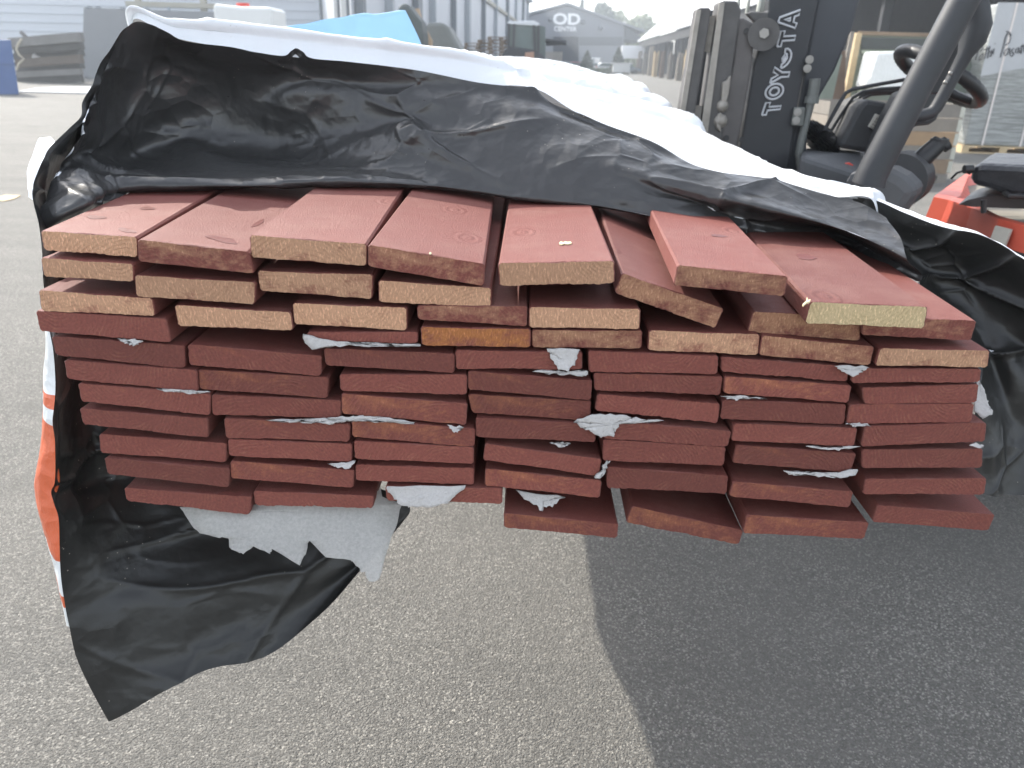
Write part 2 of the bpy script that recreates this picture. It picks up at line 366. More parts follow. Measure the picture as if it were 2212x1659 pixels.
R5 = [(Qd('A', (320,1010), (1160,1070), (1165,1215), (350,1130)), N_), (Qd('A', (1180,1060), (2025,1135), (2020,1262), (1190,1190)), N_),
      (Qd('B', (-19,1085), (808,1120), (808,1243), (-4,1195)), N_), (Qd('B', (812,1098), (1612,1112), (1612,1222), (815,1215)), N_),
      (Qd('B', (1648,1103), ('C',290,1135), ('C',282,1250), (1652,1235)), N_), (Qd('C', (305,1140), (1118,1200), (1100,1298), (305,1235)), N_),
      (Qd('C', (1125,1213), (1945,1215), (1938,1300), (1125,1305)), N_)]
R6 = [(Qd('A', (400,1160), (1240,1225), (1250,1362), (420,1280)), N_), (Qd('A', (1245,1220), (2070,1270), (2062,1400), (1255,1345)), N2),
      (Qd('B', (82,1248), (888,1252), (885,1380), (88,1355)), N_), (Qd('B', (892,1230), (1675,1290), (1665,1415), (892,1345)), N2),
      (Qd('B', (1685,1243), ('C',318,1265), ('C',300,1382), (1685,1350)), N_), (Qd('C', (325,1262), (1130,1320), (1108,1430), (320,1370)), N2),
      (Qd('C', (1190,1335), (1930,1312), (1915,1430), (1205,1438)), N_)]
R7 = [(Qd('A', (488,1305), (1325,1375), (1322,1510), (510,1420)), N2), (Qd('A', (1328,1378), (2150,1415), (2145,1530), (1335,1505)), N_),
      (Qd('B', (95,1370), (888,1435), (880,1570), (95,1498)), N2), (Qd('B', (890,1375), (1668,1418), (1660,1545), (915,1490)), N2),
      (Qd('B', (1708,1375), ('C',300,1435), ('C',285,1560), (1690,1478)), N2), (Qd('C', (320,1410), (1095,1440), (1080,1568), (298,1530)), N_),
      (Qd('C', (1115,1440), (1900,1434), (1885,1552), (1095,1565)), N_)]
R8 = [(Qd('D', (500,200), (1310,265), (1312,388), (520,300)), N_), (Qd('D', (1408,262), (2205,300), (2200,412), (1420,385)), N2),
      (Qd('E', (160,268), (938,330), (932,445), (162,380)), N2), (Qd('E', (940,258), (1698,300), (1695,415), (942,382)), N_),
      (Qd('E', (1742,272), ('F',372,345), ('F',348,445), (1742,390)), N2), (Qd('F', (385,295), (1165,325), (1145,440), (365,405)), N_),
      (Qd('F', (1210,315), (1978,290), (1970,410), (1185,442)), N_)]
R9 = [(Qd('D', (622,362), (1430,420), (1425,540), (630,478)), N_), (Qd('D', (1432,392), ('E',163,425), ('E',160,540), (1440,500)), N2),
      (Qd('E', (172,405), (930,445), (928,550), (178,520)), N_), (Qd('E', (1000,422), (1735,520), (1718,628), (985,525)), N2),
      (Qd('E', (1745,395), ('F',335,445), ('F',322,562), (1740,530)), N_), (Qd('F', (400,430), (1160,485), (1120,605), (375,545)), N2),
      (Qd('F', (1190,460), (1955,455), (1950,575), (1190,578)), N_)]
R10 = [(Qd('D', (655,512), (1445,580), (1440,698), (675,615)), N_), (Qd('D', (1450,530), ('E',178,590), ('E',170,703), (1450,640)), N2),
      (Qd('E', (182,555), (930,578), (930,683), (185,655)), N_), (Qd('E', (1000,578), (1735,655), (1722,765), (995,685)), N2),
      (Qd('E', (1770,570), ('F',350,625), ('F',340,740), (1765,700)), N_), (Qd('F', (380,660), (1140,725), (1115,825), (355,755)), N2),
      (Qd('F', (1210,645), (1980,640), (1965,745), (1195,740)), N_)]
R11 = [(Qd('D', (780,700), (1585,760), (1570,872), (795,782)), N2), (Qd('D', (1592,720), ('E',300,752), ('E',295,830), (1605,810)), N_),
      (Qd('E', (370,692), (1108,705), (1108,800), (380,780)), N_), (Qd('E', (1118,860), (1840,930), (1830,1018), (1118,950)), N2),
      (Qd('E', (1925,815), ('F',445,970), ('F',418,1060), (1885,920)), N2), (Qd('F', (465,870), (1240,920), (1205,1025), (440,985)), N2),
      (Qd('F', (1290,810), (2033,870), (1990,972), (1255,915)), N_)]
ORD = ['first', 'second', 'third', 'fourth', 'fifth', 'sixth', 'seventh', 'eighth', 'ninth', 'tenth', 'eleventh']
ROWN = {2: 'second', 3: 'third', 4: 'fourth', 5: 'fifth', 6: 'sixth', 7: 'seventh', 8: 'eighth', 9: 'ninth', 10: 'tenth', 11: 'bottom'}
LOOK = {id(T_): 'red board with bare tan end', id(X_): 'red board with reddish brown end', id(O_): 'red board with orange wood end',
        id(N_): 'red board with painted end', id(N2): 'red board with thinly painted end'}
for rn, row in zip(range(2, 12), (R2, R3, R4, R5, R6, R7, R8, R9, R10, R11)):
    for k, (qd, mt) in enumerate(row):
        n = len(row); pos = 'leftmost' if k == 0 else ('rightmost' if k == n-1 and n == 7 else ORD[k]+' from left')
        rw = 'bottom layer' if rn == 11 else ROWN[rn]+' layer down'
        if rn == 11 and k > 2: pos = ['fourth from left, hanging low,', 'fifth from left, tilted,', 'sixth from left', 'rightmost'][k-3]
        board(qd, '%s, %s in the %s' % (LOOK[id(mt)], pos, rw), mt, 1140+random.uniform(-6, 6), .80+random.uniform(-.0022, .0022),
              L=3.3 if rn in (4, 5, 11) else 1.5, rough=.0005 if rn > 4 else .0004)
# pale chip and splinters on two boards
def mark(key, pts, name, mat, lift=.0012):
    ob, p0, nr = [v for k, v in TOPS.items() if key in k][0]; nr = nr if nr.z > 0 else -nr
    out = []
    for x, y in pts:
        d = ray(x, y); o_ = Vector((0,0,CAMH)); t = (p0-o_).dot(nr)/d.dot(nr); out.append(o_+d*t+nr*.0002)
    b = MB(); b.prism(out, nr*lift); me = bpy.data.meshes.new(name); Mi = ob.matrix_world.inverted()
    me.from_pydata([Mi @ v for v in b.v], [], b.f); me.materials.append(mat); o = bpy.data.objects.new(name, me); COL.objects.link(o); o.parent = ob
CHIPW = plain('bare_pine', (.70,.62,.38), .7, .2, 200.)
bpy.context.view_layer.update()
def knot_mat():
    m = NM('painted_knot'); c = m.geo(); n = m.noise(c, 120, 4, .7); m.set('Base Color', m.mix(n, (.130,.034,.026), (.185,.055,.044))); m.set('Roughness', .36); m.nrm(m.bump(m.noise(c, 130, 4), .0009, 1.)); return m.mat
KNOT = knot_mat()
def knot(key, cx, cy, rx, ry, cv, rot=0.):
    P = []
    for k in range(26):
        a = 2*pi*k/26; r_ = 1+.10*sin(3*a+cx)+.06*sin(5*a+cy); x, y = rx*r_*cos(a), ry*r_*sin(a); P.append(cv(cx+x*cos(rot)-y*sin(rot), cy+x*sin(rot)+y*cos(rot)))
    mark(key, P, 'knot', KNOT, .0001)
knot('top left corner of the stack', 605, 262, 62, 11, cA, .05); knot('top left corner of the stack', 800, 345, 60, 12, cA, .2); knot('top left corner of the stack', 930, 205, 48, 10, cA)
knot('second from the left in the top layer', 1400, 402, 100, 17, cA, .22); knot('second from the left in the top layer', 1625, 300, 45, 12, cA, -.5)
knot('fresh yellowish', 838, 512, 62, 17, cC, .15); knot('raised red board resting', 290, 378, 50, 8, cC, .1)
mark('level red board', [cB(*p) for p in ((1467,428),(1478,420),(1492,426),(1505,419),(1520,424),(1538,421),(1545,432),(1520,437),(1500,434),(1480,440),(1468,438))], 'bare_chip', CHIPW)
mark('fresh yellowish', [cC(*p) for p in ((815,822),(838,800),(843,775),(850,795),(866,790),(862,802),(838,812),(822,826))], 'splinter', CHIPW, .002)
mark('sloping down to the right, just left', [cB(*p) for p in ((648,492),(655,489),(662,494),(657,499),(650,498))], 'bare_chip', CHIPW)
def flat_poly(pts, mat, name, label, cat, th=.0012, group=None, parent=None):
    b = MB(); nrm = Vector((0,0,0)); n = len(pts)
    for i in range(n): nrm += pts[i].cross(pts[(i+1) % n])
    nrm.normalize(); b.prism(pts, nrm*th); c = sum(pts, Vector())/n
    o = b.build(name, mat, at=c); tag(o, label, cat, group); return o
# ------------------------------------------------------------------ foam scraps caught between the boards
def scrap(tagc, pts, h, label, mat=None, lean=.02, fr=5):
    """ragged piece of thin foam sheet hanging over the board ends; outline subdivided and frayed"""
    pp = [CRP[tagc](*p) for p in pts]; out = []
    n = len(pp)
    for i in range(n):
        a, b = pp[i], pp[(i+1) % n]
        for k in range(fr):
            t = k/fr; j = 2.4
            out.append((a[0]+(b[0]-a[0])*t+random.uniform(-j, j), a[1]+(b[1]-a[1])*t+random.uniform(-j, j)))
    xs = [p[0] for p in out]; ys = [p[1] for p in out]; y0, y1 = min(ys), max(ys)
    cx, cy = sum(xs)/len(xs), sum(ys)/len(ys)
    b = MB(); N_r = 5; V = []; F = []; m = len(out)
    for r in range(N_r+1):
        s_ = r/N_r
        for x, y in out:
            px, py = cx+(x-cx)*s_, cy+(y-cy)*s_
            Y = h-.004-lean*.35*((py-y0)/max(8., y1-y0))**1.5
            P = q(px, py, Y); P.y += .0035*noise.noise(P*45)
            V.append(P)
    F = [(r*m+i, r*m+(i+1) % m, (r+1)*m+(i+1) % m, (r+1)*m+i) for r in range(N_r) for i in range(m)]
    b.add(V, F, 0, True)
    o = b.build('foam_scrap', mat or SCRAP, at=q(cx, cy, h))
    s = o.modifiers.new('thickness', 'SOLIDIFY'); s.thickness = .0012
    tag(o, label, 'foam scrap', 'scraps of thin grey foam sheet between the boards'); return o
H0 = .80
scrap('A', [(735,1030),(780,1050),(840,1068),(880,1055),(905,1040),(860,1030)], H0, 'small grey foam shred on the upper edge of the leftmost fifth layer board', lean=.01)
scrap('A', [(1905,1000),(1920,1050),(1960,1090),(2000,1085),(2040,1066),(2300,1074),(2640,1076),(2640,1062),(2300,1058),(2100,1044),(1960,1034)], H0, 'long frayed foam strip under the dark brown board end in the fourth layer', lean=.01)
scrap('B', [(1395,1092),(1420,1160),(1460,1225),(1520,1230),(1560,1190),(1595,1097)], H0, 'grey foam tongue hanging over the middle board of the fifth layer', lean=.014)
scrap('B', [(1300,1230),(1400,1243),(1560,1253),(1640,1265),(1645,1222),(1620,1226),(1480,1232)], H0+.004, 'dark foam strip just below the hanging foam tongue', lean=.004)
scrap('A', [(985,1335),(1060,1350),(1150,1360),(1210,1378),(1330,1365),(1200,1350),(1060,1340)], H0, 'thin foam strip over the leftmost board of the seventh layer', lean=.008)
scrap('E', [(-390,272),(-250,284),(-130,288),(20,300),(90,290),(170,264),(240,272),(330,280),(400,278),(550,297),(560,287),(400,262),(240,250),(170,245),(60,258),(-130,272)], H0, 'long ragged foam strip across the second and third boards of the eighth layer', lean=.01)
scrap('E', [(765,305),(800,345),(830,350),(865,315)], H0, 'little foam triangle on the third board of the eighth layer', lean=.01)
scrap('E', [(1560,285),(1600,320),(1680,350),(1730,385),(1805,380),(1830,330),(1855,285),(1900,272),(2120,284),(1950,255),(1850,243),(1700,232)], H0, 'largest foam flap on the stack face, filling the gap in the eighth layer', lean=.016)
scrap('E', [(1400,415),(1480,448),(1500,440),(1540,422),(1470,412)], H0+.006, 'tiny foam tip under the fourth board of the eighth layer', lean=.004)
scrap('E', [(10,548),(60,572),(150,575),(188,530),(120,545)], H0, 'foam curl at the right end of the second board in the tenth layer', lean=.012)
scrap('E', [(380,688),(400,740),(450,790),(520,825),(600,826),(760,797),(820,740),(885,692)], H0, 'wide grey foam patch covering the third board of the bottom layer', lean=.02)
scrap('E', [(1200,718),(1260,780),(1330,815),(1355,855),(1362,822),(1420,820),(1480,762),(1510,752)], H0+.02, 'pointed foam flap hanging above the low fourth board of the bottom layer', lean=.03)
scrap('C', [(1020,1192),(1060,1230),(1140,1272),(1200,1230),(1230,1202)], H0, 'foam triangle below the sixth board of the fourth layer at right', lean=.014)
scrap('F', [(300,118),(360,145),(410,152),(470,132),(600,148),(500,130)], H0, 'foam shred above the sixth board of the seventh layer at right', lean=.01)
scrap('F', [(1900,165),(1925,20),(1960,70),(1980,130),(1995,180),(2013,230),(1960,270),(1900,222)], H0+.03, 'white frayed foam piece sticking out at the right side of the stack', lean=.03)
scrap('F', [(1080,295),(1150,320),(1250,312),(1180,300)], H0, 'small foam shred over the joint in the eighth layer at right', lean=.01)
scrap('F', [(830,445),(960,467),(1060,460),(1180,442),(1000,448)], H0, 'thin foam shred below the sixth board of the eighth layer', lean=.008)
scrap('F', [(690,590),(740,614),(800,610),(950,632),(1050,640),(1160,627),(1165,585),(1130,605),(900,602)], H0, 'frayed foam strip hanging below the sixth board of the ninth layer', lean=.012)
scrap('F', [(1860,425),(1930,455),(1955,440),(1905,412)], H0, 'small foam tuft at the right end of the ninth layer', lean=.01)
scrap('E', [(1690,635),(1730,638),(1755,600),(1765,560),(1782,540),(1770,534),(1745,548),(1740,600)], H0, 'curled foam shred in the gap right of the fourth board in the ninth layer', lean=.01)
# ------------------------------------------------------------------ sheets of film lofted between measured folds
def resample(pts, n):
    pts = [Vector(p) for p in pts]; m = len(pts); L = [0.]
    for i in range(1, m): L.append(L[-1]+(pts[i]-pts[i-1]).length)
    out = []
    for k in range(n):
        s_ = L[-1]*k/(n-1); i = 0
        while i < m-2 and L[i+1] < s_: i += 1
        t = (s_-L[i])/max(1e-9, L[i+1]-L[i]); t = min(1, max(0, t))
        out.append(cr1(pts[max(i-1,0)], pts[i], pts[i+1], pts[min(i+2,m-1)], t))
    return out
def crumple(p, sc, seed=0.):
    d, _ = noise.voronoi(Vector((p.x*sc+seed, p.y*sc, p.z*sc*1.2)))
    return d[0]
def sheet(rails, nu, nv, amp=.004, sc=9., seed=0., aligned=False, amp2=.0015, fade=0, crease=0., hot=None):
    R = []
    for r in rails:
        R.append(resample(r, nu) if not aligned else [cr1(Vector(r[max(i-1,0)]), Vector(r[i]), Vector(r[i+1]), Vector(r[min(i+2,len(r)-1)]), t) for i, t in [(min(int(k/(nu-1)*(len(r)-1)), len(r)-2), k/(nu-1)*(len(r)-1)-min(int(k/(nu-1)*(len(r)-1)), len(r)-2)) for k in range(nu)]])
    m = len(R); V = []
    for j in range(nv):
        s_ = j/(nv-1)*(m-1); i = min(int(s_), m-2); t = s_-i
        for k in range(nu):
            V.append(cr1(R[max(i-1,0)][k], R[i][k], R[i+1][k], R[min(i+2,m-1)][k], t))
    W = list(V)
    for j in range(nv):
        for k in range(nu):
            a = V[j*nu+max(k-1,0)]; b = V[j*nu+min(k+1,nu-1)]; c = V[max(j-1,0)*nu+k]; d = V[min(j+1,nv-1)*nu+k]
            nr = (b-a).cross(d-c)
            if nr.length < 1e-12: continue
            nr.normalize(); p = V[j*nu+k]
            e = min(1., min(j, nv-1-j)/(nv*.08)+.12) if not fade else 1.
            p2 = p+Vector((noise.noise(p*6+Vector((seed,0,0))), noise.noise(p*6+Vector((0,seed,5))), noise.noise(p*6+Vector((9,0,seed)))))*.06
            hh = (crumple(p2, sc, seed)-.4)*amp*2+noise.noise(p*sc*.8+Vector((seed,2,1)))*amp+(crumple(p2, sc*3.1, seed+4)-.4)*amp2*2
            if crease:
                p3_ = p+Vector((noise.noise(p*3.1+Vector((seed,4,0))), noise.noise(p*3.1+Vector((1,seed,5))), noise.noise(p*3.1+Vector((9,7,seed)))))*.11
                ds, _ = noise.voronoi(Vector((p3_.x*4.2+seed, p3_.y*5.5, p3_.z*8.5)))
                hh += crease*math.exp(-(ds[1]-ds[0])*15)*max(0., min(1., .55+1.3*noise.noise(p*4.+Vector((seed,0,9)))))
                p4_ = p3_*2.4; ds, _ = noise.voronoi(Vector((p4_.x*4.2+seed, p4_.y*5.5, p4_.z*7)))
                hh += crease*.34*math.exp(-(ds[1]-ds[0])*13)*max(0., min(1., .25+1.8*noise.noise(p*6.+Vector((3,seed,9)))))
            if hot:
                wgt = math.exp(-((p-Vector(hot[0])).length/hot[1])**2)
                hh += wgt*hot[2]*((crumple(p2, 26, seed)-.4)*2+(crumple(p2, 60, seed)-.4)*.8)
            W[j*nu+k] = p+nr*hh*e
    F = [(j*nu+k, j*nu+k+1, (j+1)*nu+k+1, (j+1)*nu+k) for j in range(nv-1) for k in range(nu-1)]
    return W, F
def add_sheet(name, mat, parent, rails, nu, nv, flip=False, **kw):
    b = MB(); W, F = sheet(rails, nu, nv, **kw)
    if flip: F = [tuple(reversed(f)) for f in F]
    b.add(W, F, 0, True); return b.build(name, mat, parent)
def Q3(*p): return [q(*a) for a in p]
def contact(x, y, z):                                       # pixel on the boards' upper faces
    return gz(x, y, z)
wrap = thing('plastic_wrap', 'torn black and white plastic wrap flipped open over the end of the board bundle', 'plastic wrap', (0., 1.2, 1.3))
cn = [(106,486,1.272),(150,462,1.276),(200,440,1.276),(262,413,1.277),(400,409,1.275),(560,406,1.275),(700,400,1.278),(880,405,1.272),(1010,414,1.266),(1150,431,1.26),(1280,446,1.255),(1400,470,1.245),(1500,488,1.236),(1620,500,1.225),(1750,516,1.213),(1830,527,1.205),(1900,566,1.198),(1985,606,1.192)]
belly = []; tuck = []
for x, y, z in cn:
    p = contact(x, y, z); p.y = min(1.22, max(.93, p.y))
    p = q(x, y, p.y); tuck.append(p+Vector((0, .07, -.004))); belly.append(p)
under = [p+Vector((0, -.004, .012)) for p in belly]
crest = Q3((126,372,.99),(158,345,1.06),(215,338,1.14),(290,352,1.22),(360,338,1.25),(417,321,1.27),(500,338,1.27),(650,349,1.26),(760,325,1.25),(850,303,1.235),(908,292,1.222),(960,316,1.218),(1060,334,1.20),(1200,350,1.18),(1330,373,1.16),(1500,418,1.12),(1650,452,1.09),(1800,492,1.06),(1900,530,1.02),(1960,560,.99))
mid1 = Q3((150,322,1.00),(185,300,1.08),(235,282,1.17),(300,290,1.25),(400,282,1.30),(520,292,1.31),(640,300,1.30),(770,280,1.28),(880,262,1.265),(960,275,1.25),(1080,296,1.22),(1220,318,1.20),(1340,345,1.18),(1500,392,1.15),(1650,428,1.12),(1800,466,1.09),(1890,492,1.06),(1950,525,1.02))
mid2 = Q3((172,285,1.03),(205,250,1.12),(260,215,1.21),(350,205,1.27),(450,215,1.31),(560,222,1.31),(640,205,1.29),(760,215,1.29),(900,215,1.27),(1000,228,1.26),(1120,240,1.25),(1240,272,1.24),(1350,312,1.21),(1500,372,1.17),(1650,410,1.14),(1800,448,1.11),(1880,470,1.08),(1940,502,1.04))
mid3 = Q3((180,262,1.05),(215,200,1.14),(265,135,1.20),(350,135,1.26),(450,150,1.29),(560,160,1.30),(640,165,1.30),(760,175,1.30),(900,185,1.29),(1000,198,1.28),(1120,210,1.28),(1240,255,1.27),(1350,295,1.24),(1500,360,1.19),(1650,395,1.16),(1800,434,1.12),(1870,452,1.10),(1930,487,1.06))
topE = Q3((184,254,1.07),(222,160,1.15),(262,78,1.19),(290,48,1.20),(325,52,1.20),(360,68,1.21),(390,85,1.23),(430,93,1.24),(500,101,1.25),(560,113,1.26),(612,120,1.27),(628,110,1.27),(640,104,1.28),(655,112,1.27),(675,126,1.27),(759,134,1.28),(896,151,1.29),(1033,178,1.29),(1120,187,1.29),(1154,188,1.29),(1171,206,1.29),(1198,226,1.28),(1257,247,1.27),(1308,269,1.26),(1411,307,1.23),(1515,363,1.20),(1656,386,1.17),(1790,421,1.13),(1863,440,1.11),(1915,470,1.08))
add_sheet('folded_flap', F_BLACKG, wrap, [tuck, belly, under, crest, mid1, mid2, mid3, topE], 520, 170, flip=False, amp=.0045, sc=5., seed=3.3, amp2=.0006, crease=.011, hot=(tuple(q(150,390,.99)), .09, .006))
# white outer side: from just behind the black flap's free edge over the hump and along the bundle top
dn = .95
def wr(pts, zl=1.04, zr=dn):
    P = [Vector(p) for p in pts]
    a, b = P[0], P[-1]
    return [Vector((a.x+(0 if a.y < 2.3 else -.03), max(a.y+.02, 1.4), zl if a.y < 2.5 else .97)), Vector((a.x-.02, max(a.y+.02, 1.38), (zl+a.z)/2+.05))]+P+[Vector((b.x+.02, b.y+.02, (zr+b.z)/2+.05)), Vector((b.x+.01, b.y+.02, zr))]
e0 = Q3((286,56,1.225),(385,84,1.245),(560,115,1.27),(759,137,1.295),(1033,181,1.305),(1154,191,1.305),(1257,250,1.285),(1411,310,1.245),(1515,366,1.215),(1656,389,1.185),(1790,424,1.145),(1888,440,1.11))
e1 = Q3((288,47,1.23),(385,62,1.255),(560,82,1.285),(759,104,1.31),(1012,138,1.33),(1147,174,1.34),(1260,226,1.33),(1414,288,1.34),(1520,340,1.31),(1652,374,1.27),(1780,408,1.22),(1890,432,1.15))
e2 = Q3((292,44,1.24),(385,49,1.275),(560,57,1.31),(759,81,1.335),(999,114,1.36),(1130,158,1.40),(1262,207,1.44),(1416,268,1.52),(1525,318,1.49),(1650,362,1.43),(1774,398,1.33),(1888,427,1.22))
def trow(Y, zl, zc, zr, xr, xl=-.52):
    out = []
    for i in range(12):
        t = i/11; x = xl+(xr-xl)*t; z = zl+(zc-zl)*min(1, t*2) if t < .5 else zc+(zr-zc)*((t-.5)*2)**1.6
        out.append(Vector((x, Y+.05*noise.noise(Vector((x*3, Y, 0))), z+.022*noise.noise(Vector((x*3.5, Y*2.2, 7))))))
    return out
sR = [q(1566,319,1.92), q(1466,254,2.45), q(1411,220,2.95), q(1373,192,3.45), q(1349,169,3.95)]
e3 = [p.lerp(t, .42)+Vector((0, .0, -.010 if 0 < i_ < 6 else -.012)) for i_, (p, t) in enumerate(zip(e2, trow(1.9, 1.37, 1.375, sR[0].z, sR[0].x)))]
rows = [wr(e0), wr(e1), wr(e2), wr(e3)]
def sRy(Y):
    Y = min(max(Y, 1.93), 3.94)
    for a_, b_ in zip(sR, sR[1:]):
        if a_.y <= Y <= b_.y: return a_.lerp(b_, (Y-a_.y)/(b_.y-a_.y))
    return sR[-1]
for Y, dzz in ((1.92,0),(2.10,-.012),(2.17,.026),(2.34,.02),(2.52,-.014),(2.60,.034),(2.80,.012),(3.0,-.018),(3.09,.03),(3.3,.01),(3.46,-.015),(3.54,.022),(3.75,.008),(3.95,0)):
    p = sRy(Y); t_ = (Y-1.92)/2.03
    rows.append(wr(trow(Y, 1.37+.10*t_+dzz, 1.37+.075*t_+dzz, p.z+dzz*.6, p.x, -.52)))
rows.append([Vector((p.x, 4.02, min(p.z, 1.30))) for p in rows[-1]]); rows.append([Vector((p.x, 4.03, min(p.z, .95))) for p in rows[-1]])
add_sheet('top_cover', F_WHITE, wrap, rows, 260, 300, aligned=True, amp=.0025, sc=7.5, seed=11., amp2=.001, crease=.006)
# left drape: black inner side hanging beside and below the stack
L1 = [(292,47,1.215),(266,64,1.20),(252,84,1.19),(236,110,1.17),(218,134,1.15),(207,158,1.13),(197,185,1.11),(177,220,1.08),(174,250,1.06),(150,275,1.03),(119,305,1.0),(99,329,.97),(81,371,.94),(69,408,.92),(73,443,.90),(84,487,.88),(91,545,.86),(92,600,.85),(105,700,.84),(115,760,.83),(119,830,.82),(116,880,.815),(113,912,.81),(119,960,.805),(119,1035,.80),(111,1062,.80),(117,1088,.795),(127,1122,.79),(129,1190,.785),(132,1250,.78),(141,1310,.775),(150,1355,.77),(165,1420,.765),(197,1490,.76),(235,1559,.755)]
L2 = [(x+75, y+25, Y+.16) for x, y, Y in L1[:17]] + [(210,630,.97),(215,700,.95),(225,760,.94),(240,810,.93),(255,870,.93),(265,920,.93),(280,960,.93),(300,990,.94),(340,1015,.95),(400,1040,.95),(450,1060,.96),(540,1080,.97),(640,1095,.98),(740,1110,.98),(800,1140,.97),(815,1175,.96),(790,1215,.95),(700,1318,.90)]
Lm = []
for i, (a, b) in enumerate(zip(L1, L2)):
    t = .5; bul = .02 if i < 14 else .035
    Lm.append(((a[0]+b[0])/2, (a[1]+b[1])/2 + (0 if i < 20 else 10), (a[2]+b[2])/2 - (0 if i < 16 else -.02)))
LT = [(235,1559,.755),(290,1530,.77),(340,1500,.785),(385,1470,.80),(450,1444,.82),(520,1430,.84),(600,1408,.86),(660,1362,.88),(778,1234,.90)]
# columns run down, so loft across: outer edge, three inner folds, inner edge
def mixr(a, b, t, dy=0., dY=0.): return [((x0*(1-t)+x1*t), (y0*(1-t)+y1*t)+dy*sin(pi*i/len(a)), Y0*(1-t)+Y1*t+dY*(1 if i > 16 else .4)) for i, ((x0,y0,Y0),(x1,y1,Y1)) in enumerate(zip(a, b))]
low = lambda n: [LT[min(8, int(round(n*8)))]]
A_ = []
for t, dY in ((0, 0), (.12, .012), (.3, .03), (.5, .03), (.72, .012), (.9, .0), (1., 0)):
    col = mixr(L1, L2, t, 0, dY)
    # the foot of every column lies on the traced slanting hem
    k = t*8; i = min(7, int(k)); u = k-i; hx = LT[i][0]*(1-u)+LT[i+1][0]*u; hy = LT[i][1]*(1-u)+LT[i+1][1]*u; hY = LT[i][2]*(1-u)+LT[i+1][2]*u
    n = len(col); ex, ey = col[-1][0], col[-1][1]
    c2_ = []
    for j, (x, y, Y) in enumerate(col):
        f = max(0., (j-(n-12))/11.); f = f*f*(3-2*f)
        c2_.append((x+(hx-ex)*f, y+(hy-ey)*f, Y*(1-f*.0)+(hY-col[-1][2])*f))
    A_.append(Q3(*c2_))
add_sheet('side_drape', F_BLACK, wrap, A_, 360, 120, flip=False, aligned=True, amp=.003, sc=5., seed=21., amp2=.0006, crease=.010)
# strip of the outer white side with orange printing, turned out past the drape's free edge
def make_print():
    m = NM('film_white_orange_print'); c = m.geo(); sx = m.N('ShaderNodeSeparateXYZ'); m.L(c, sx.inputs[0])
    z = m.math('ADD', sx.outputs[2], m.math('MULTIPLY', sx.outputs[1], .35)); f = m.math('SUBTRACT', 1.60, z)
    r = m.ramp(f, (.0, 0.), (.165, 0.)); e = None
    # band edges measured along the strip
    cr = m.N('ShaderNodeValToRGB'); cr.color_ramp.interpolation = 'CONSTANT'; el = cr.color_ramp.elements
    W_, O2 = (.70, .72, .72, 1), (.60, .12, .045, 1)
    PR = PRINT
    while len(el) < len(PR): el.new(.5)
    for q_, (p, k) in zip(el, PR): q_.position = p; q_.color = O2 if k else W_
    m.L(m.math('SUBTRACT', 1.6, sx.outputs[2]), cr.inputs[0]); m.set('Base Color', cr.outputs[0]); m.set('Roughness', .4)
    m.nrm(m.bump(m.math('ADD', m.noise(c, 40, 4), m.vor(c, 45)), .004, .8)); return m.mat
si = [(100,700,.86),(101,742,.85),(97,800,.845),(96,848,.84),(95,892,.835),(91,964,.83),(79,1033,.825),(81,1067,.82),(86,1098,.815),(96,1132,.81),(110,1184,.80),(120,1225,.795),(127,1259,.79),(146,1352,.78)]
so_ = [(108,700,.845),(115,742,.84),(118,800,.835),(119,848,.83),(117,892,.82),(115,964,.815),(120,1033,.81),(114,1062,.81),(119,1090,.805),(128,1122,.80),(131,1184,.79),(133,1225,.786),(138,1259,.783),(151,1355,.775)]
zz = lambda y: 1.6-q(100, y, .835).z
PRINT = [(0, 0), (zz(845), 1), (zz(869), 0), (zz(905), 1), (zz(1160), 0), (zz(1225), 1), (zz(1246), 0)]
so2 = [(x+8, y, Y+.004) for x, y, Y in so_]
add_sheet('printed_strip', make_print(), wrap, [Q3(*[(x-2, y, Y+.05) for x, y, Y in si]), Q3(*si), Q3(*so_), Q3(*so2)], 120, 24, flip=True, aligned=True, amp=.0015, sc=14., seed=5., amp2=.0006)
# white triangle beyond the left top corner
add_sheet('corner_fold', F_WHITE, wrap, [Q3((110,296,1.05),(100,297,1.05),(85,298,1.05)), Q3((118,310,1.04),(90,312,1.04),(74,325,1.04)), Q3((100,350,1.02),(75,355,1.02),(64,362,1.02)), Q3((95,400,1.0),(72,400,1.0),(60,398,1.0)), Q3((90,440,.98),(72,433,.98),(61,426,.98))], 30, 30, flip=False, amp=.002, sc=12., seed=9.)
# right drape
r0 = Q3((1840,424,1.16),(1896,434,1.13),(1954,459,1.10),(2033,488,1.07),(2117,506,1.04),(2195,547,1.01),(2290,620,.98))
r1 = Q3((1870,500,1.12),(1930,510,1.12),(2000,540,1.10),(2080,560,1.08),(2150,590,1.05),(2230,650,1.02),(2310,720,.99))
r2 = Q3((1960,610,1.05),(2010,620,1.08),(2060,640,1.08),(2110,670,1.07),(2165,700,1.05),(2240,760,1.02),(2320,800,.99))
r3 = Q3((2050,720,1.0),(2090,735,1.03),(2120,760,1.04),(2150,790,1.03),(2190,810,1.01),(2250,860,1.0),(2320,900,.98))
r4 = Q3((2100,850,.97),(2120,860,.98),(2140,880,.99),(2170,900,1.0),(2200,920,1.0),(2260,950,.99),(2320,980,.97))
r5 = Q3((2080,960,.96),(2110,970,.97),(2140,975,.97),(2170,985,.98),(2205,1000,.98),(2260,1020,.97),(2320,1030,.96))
r6 = Q3((2085,1062,.95),(2127,1068,.95),(2156,1074,.95),(2170,1068,.96),(2212,1070,.96),(2260,1072,.95),(2320,1078,.95))
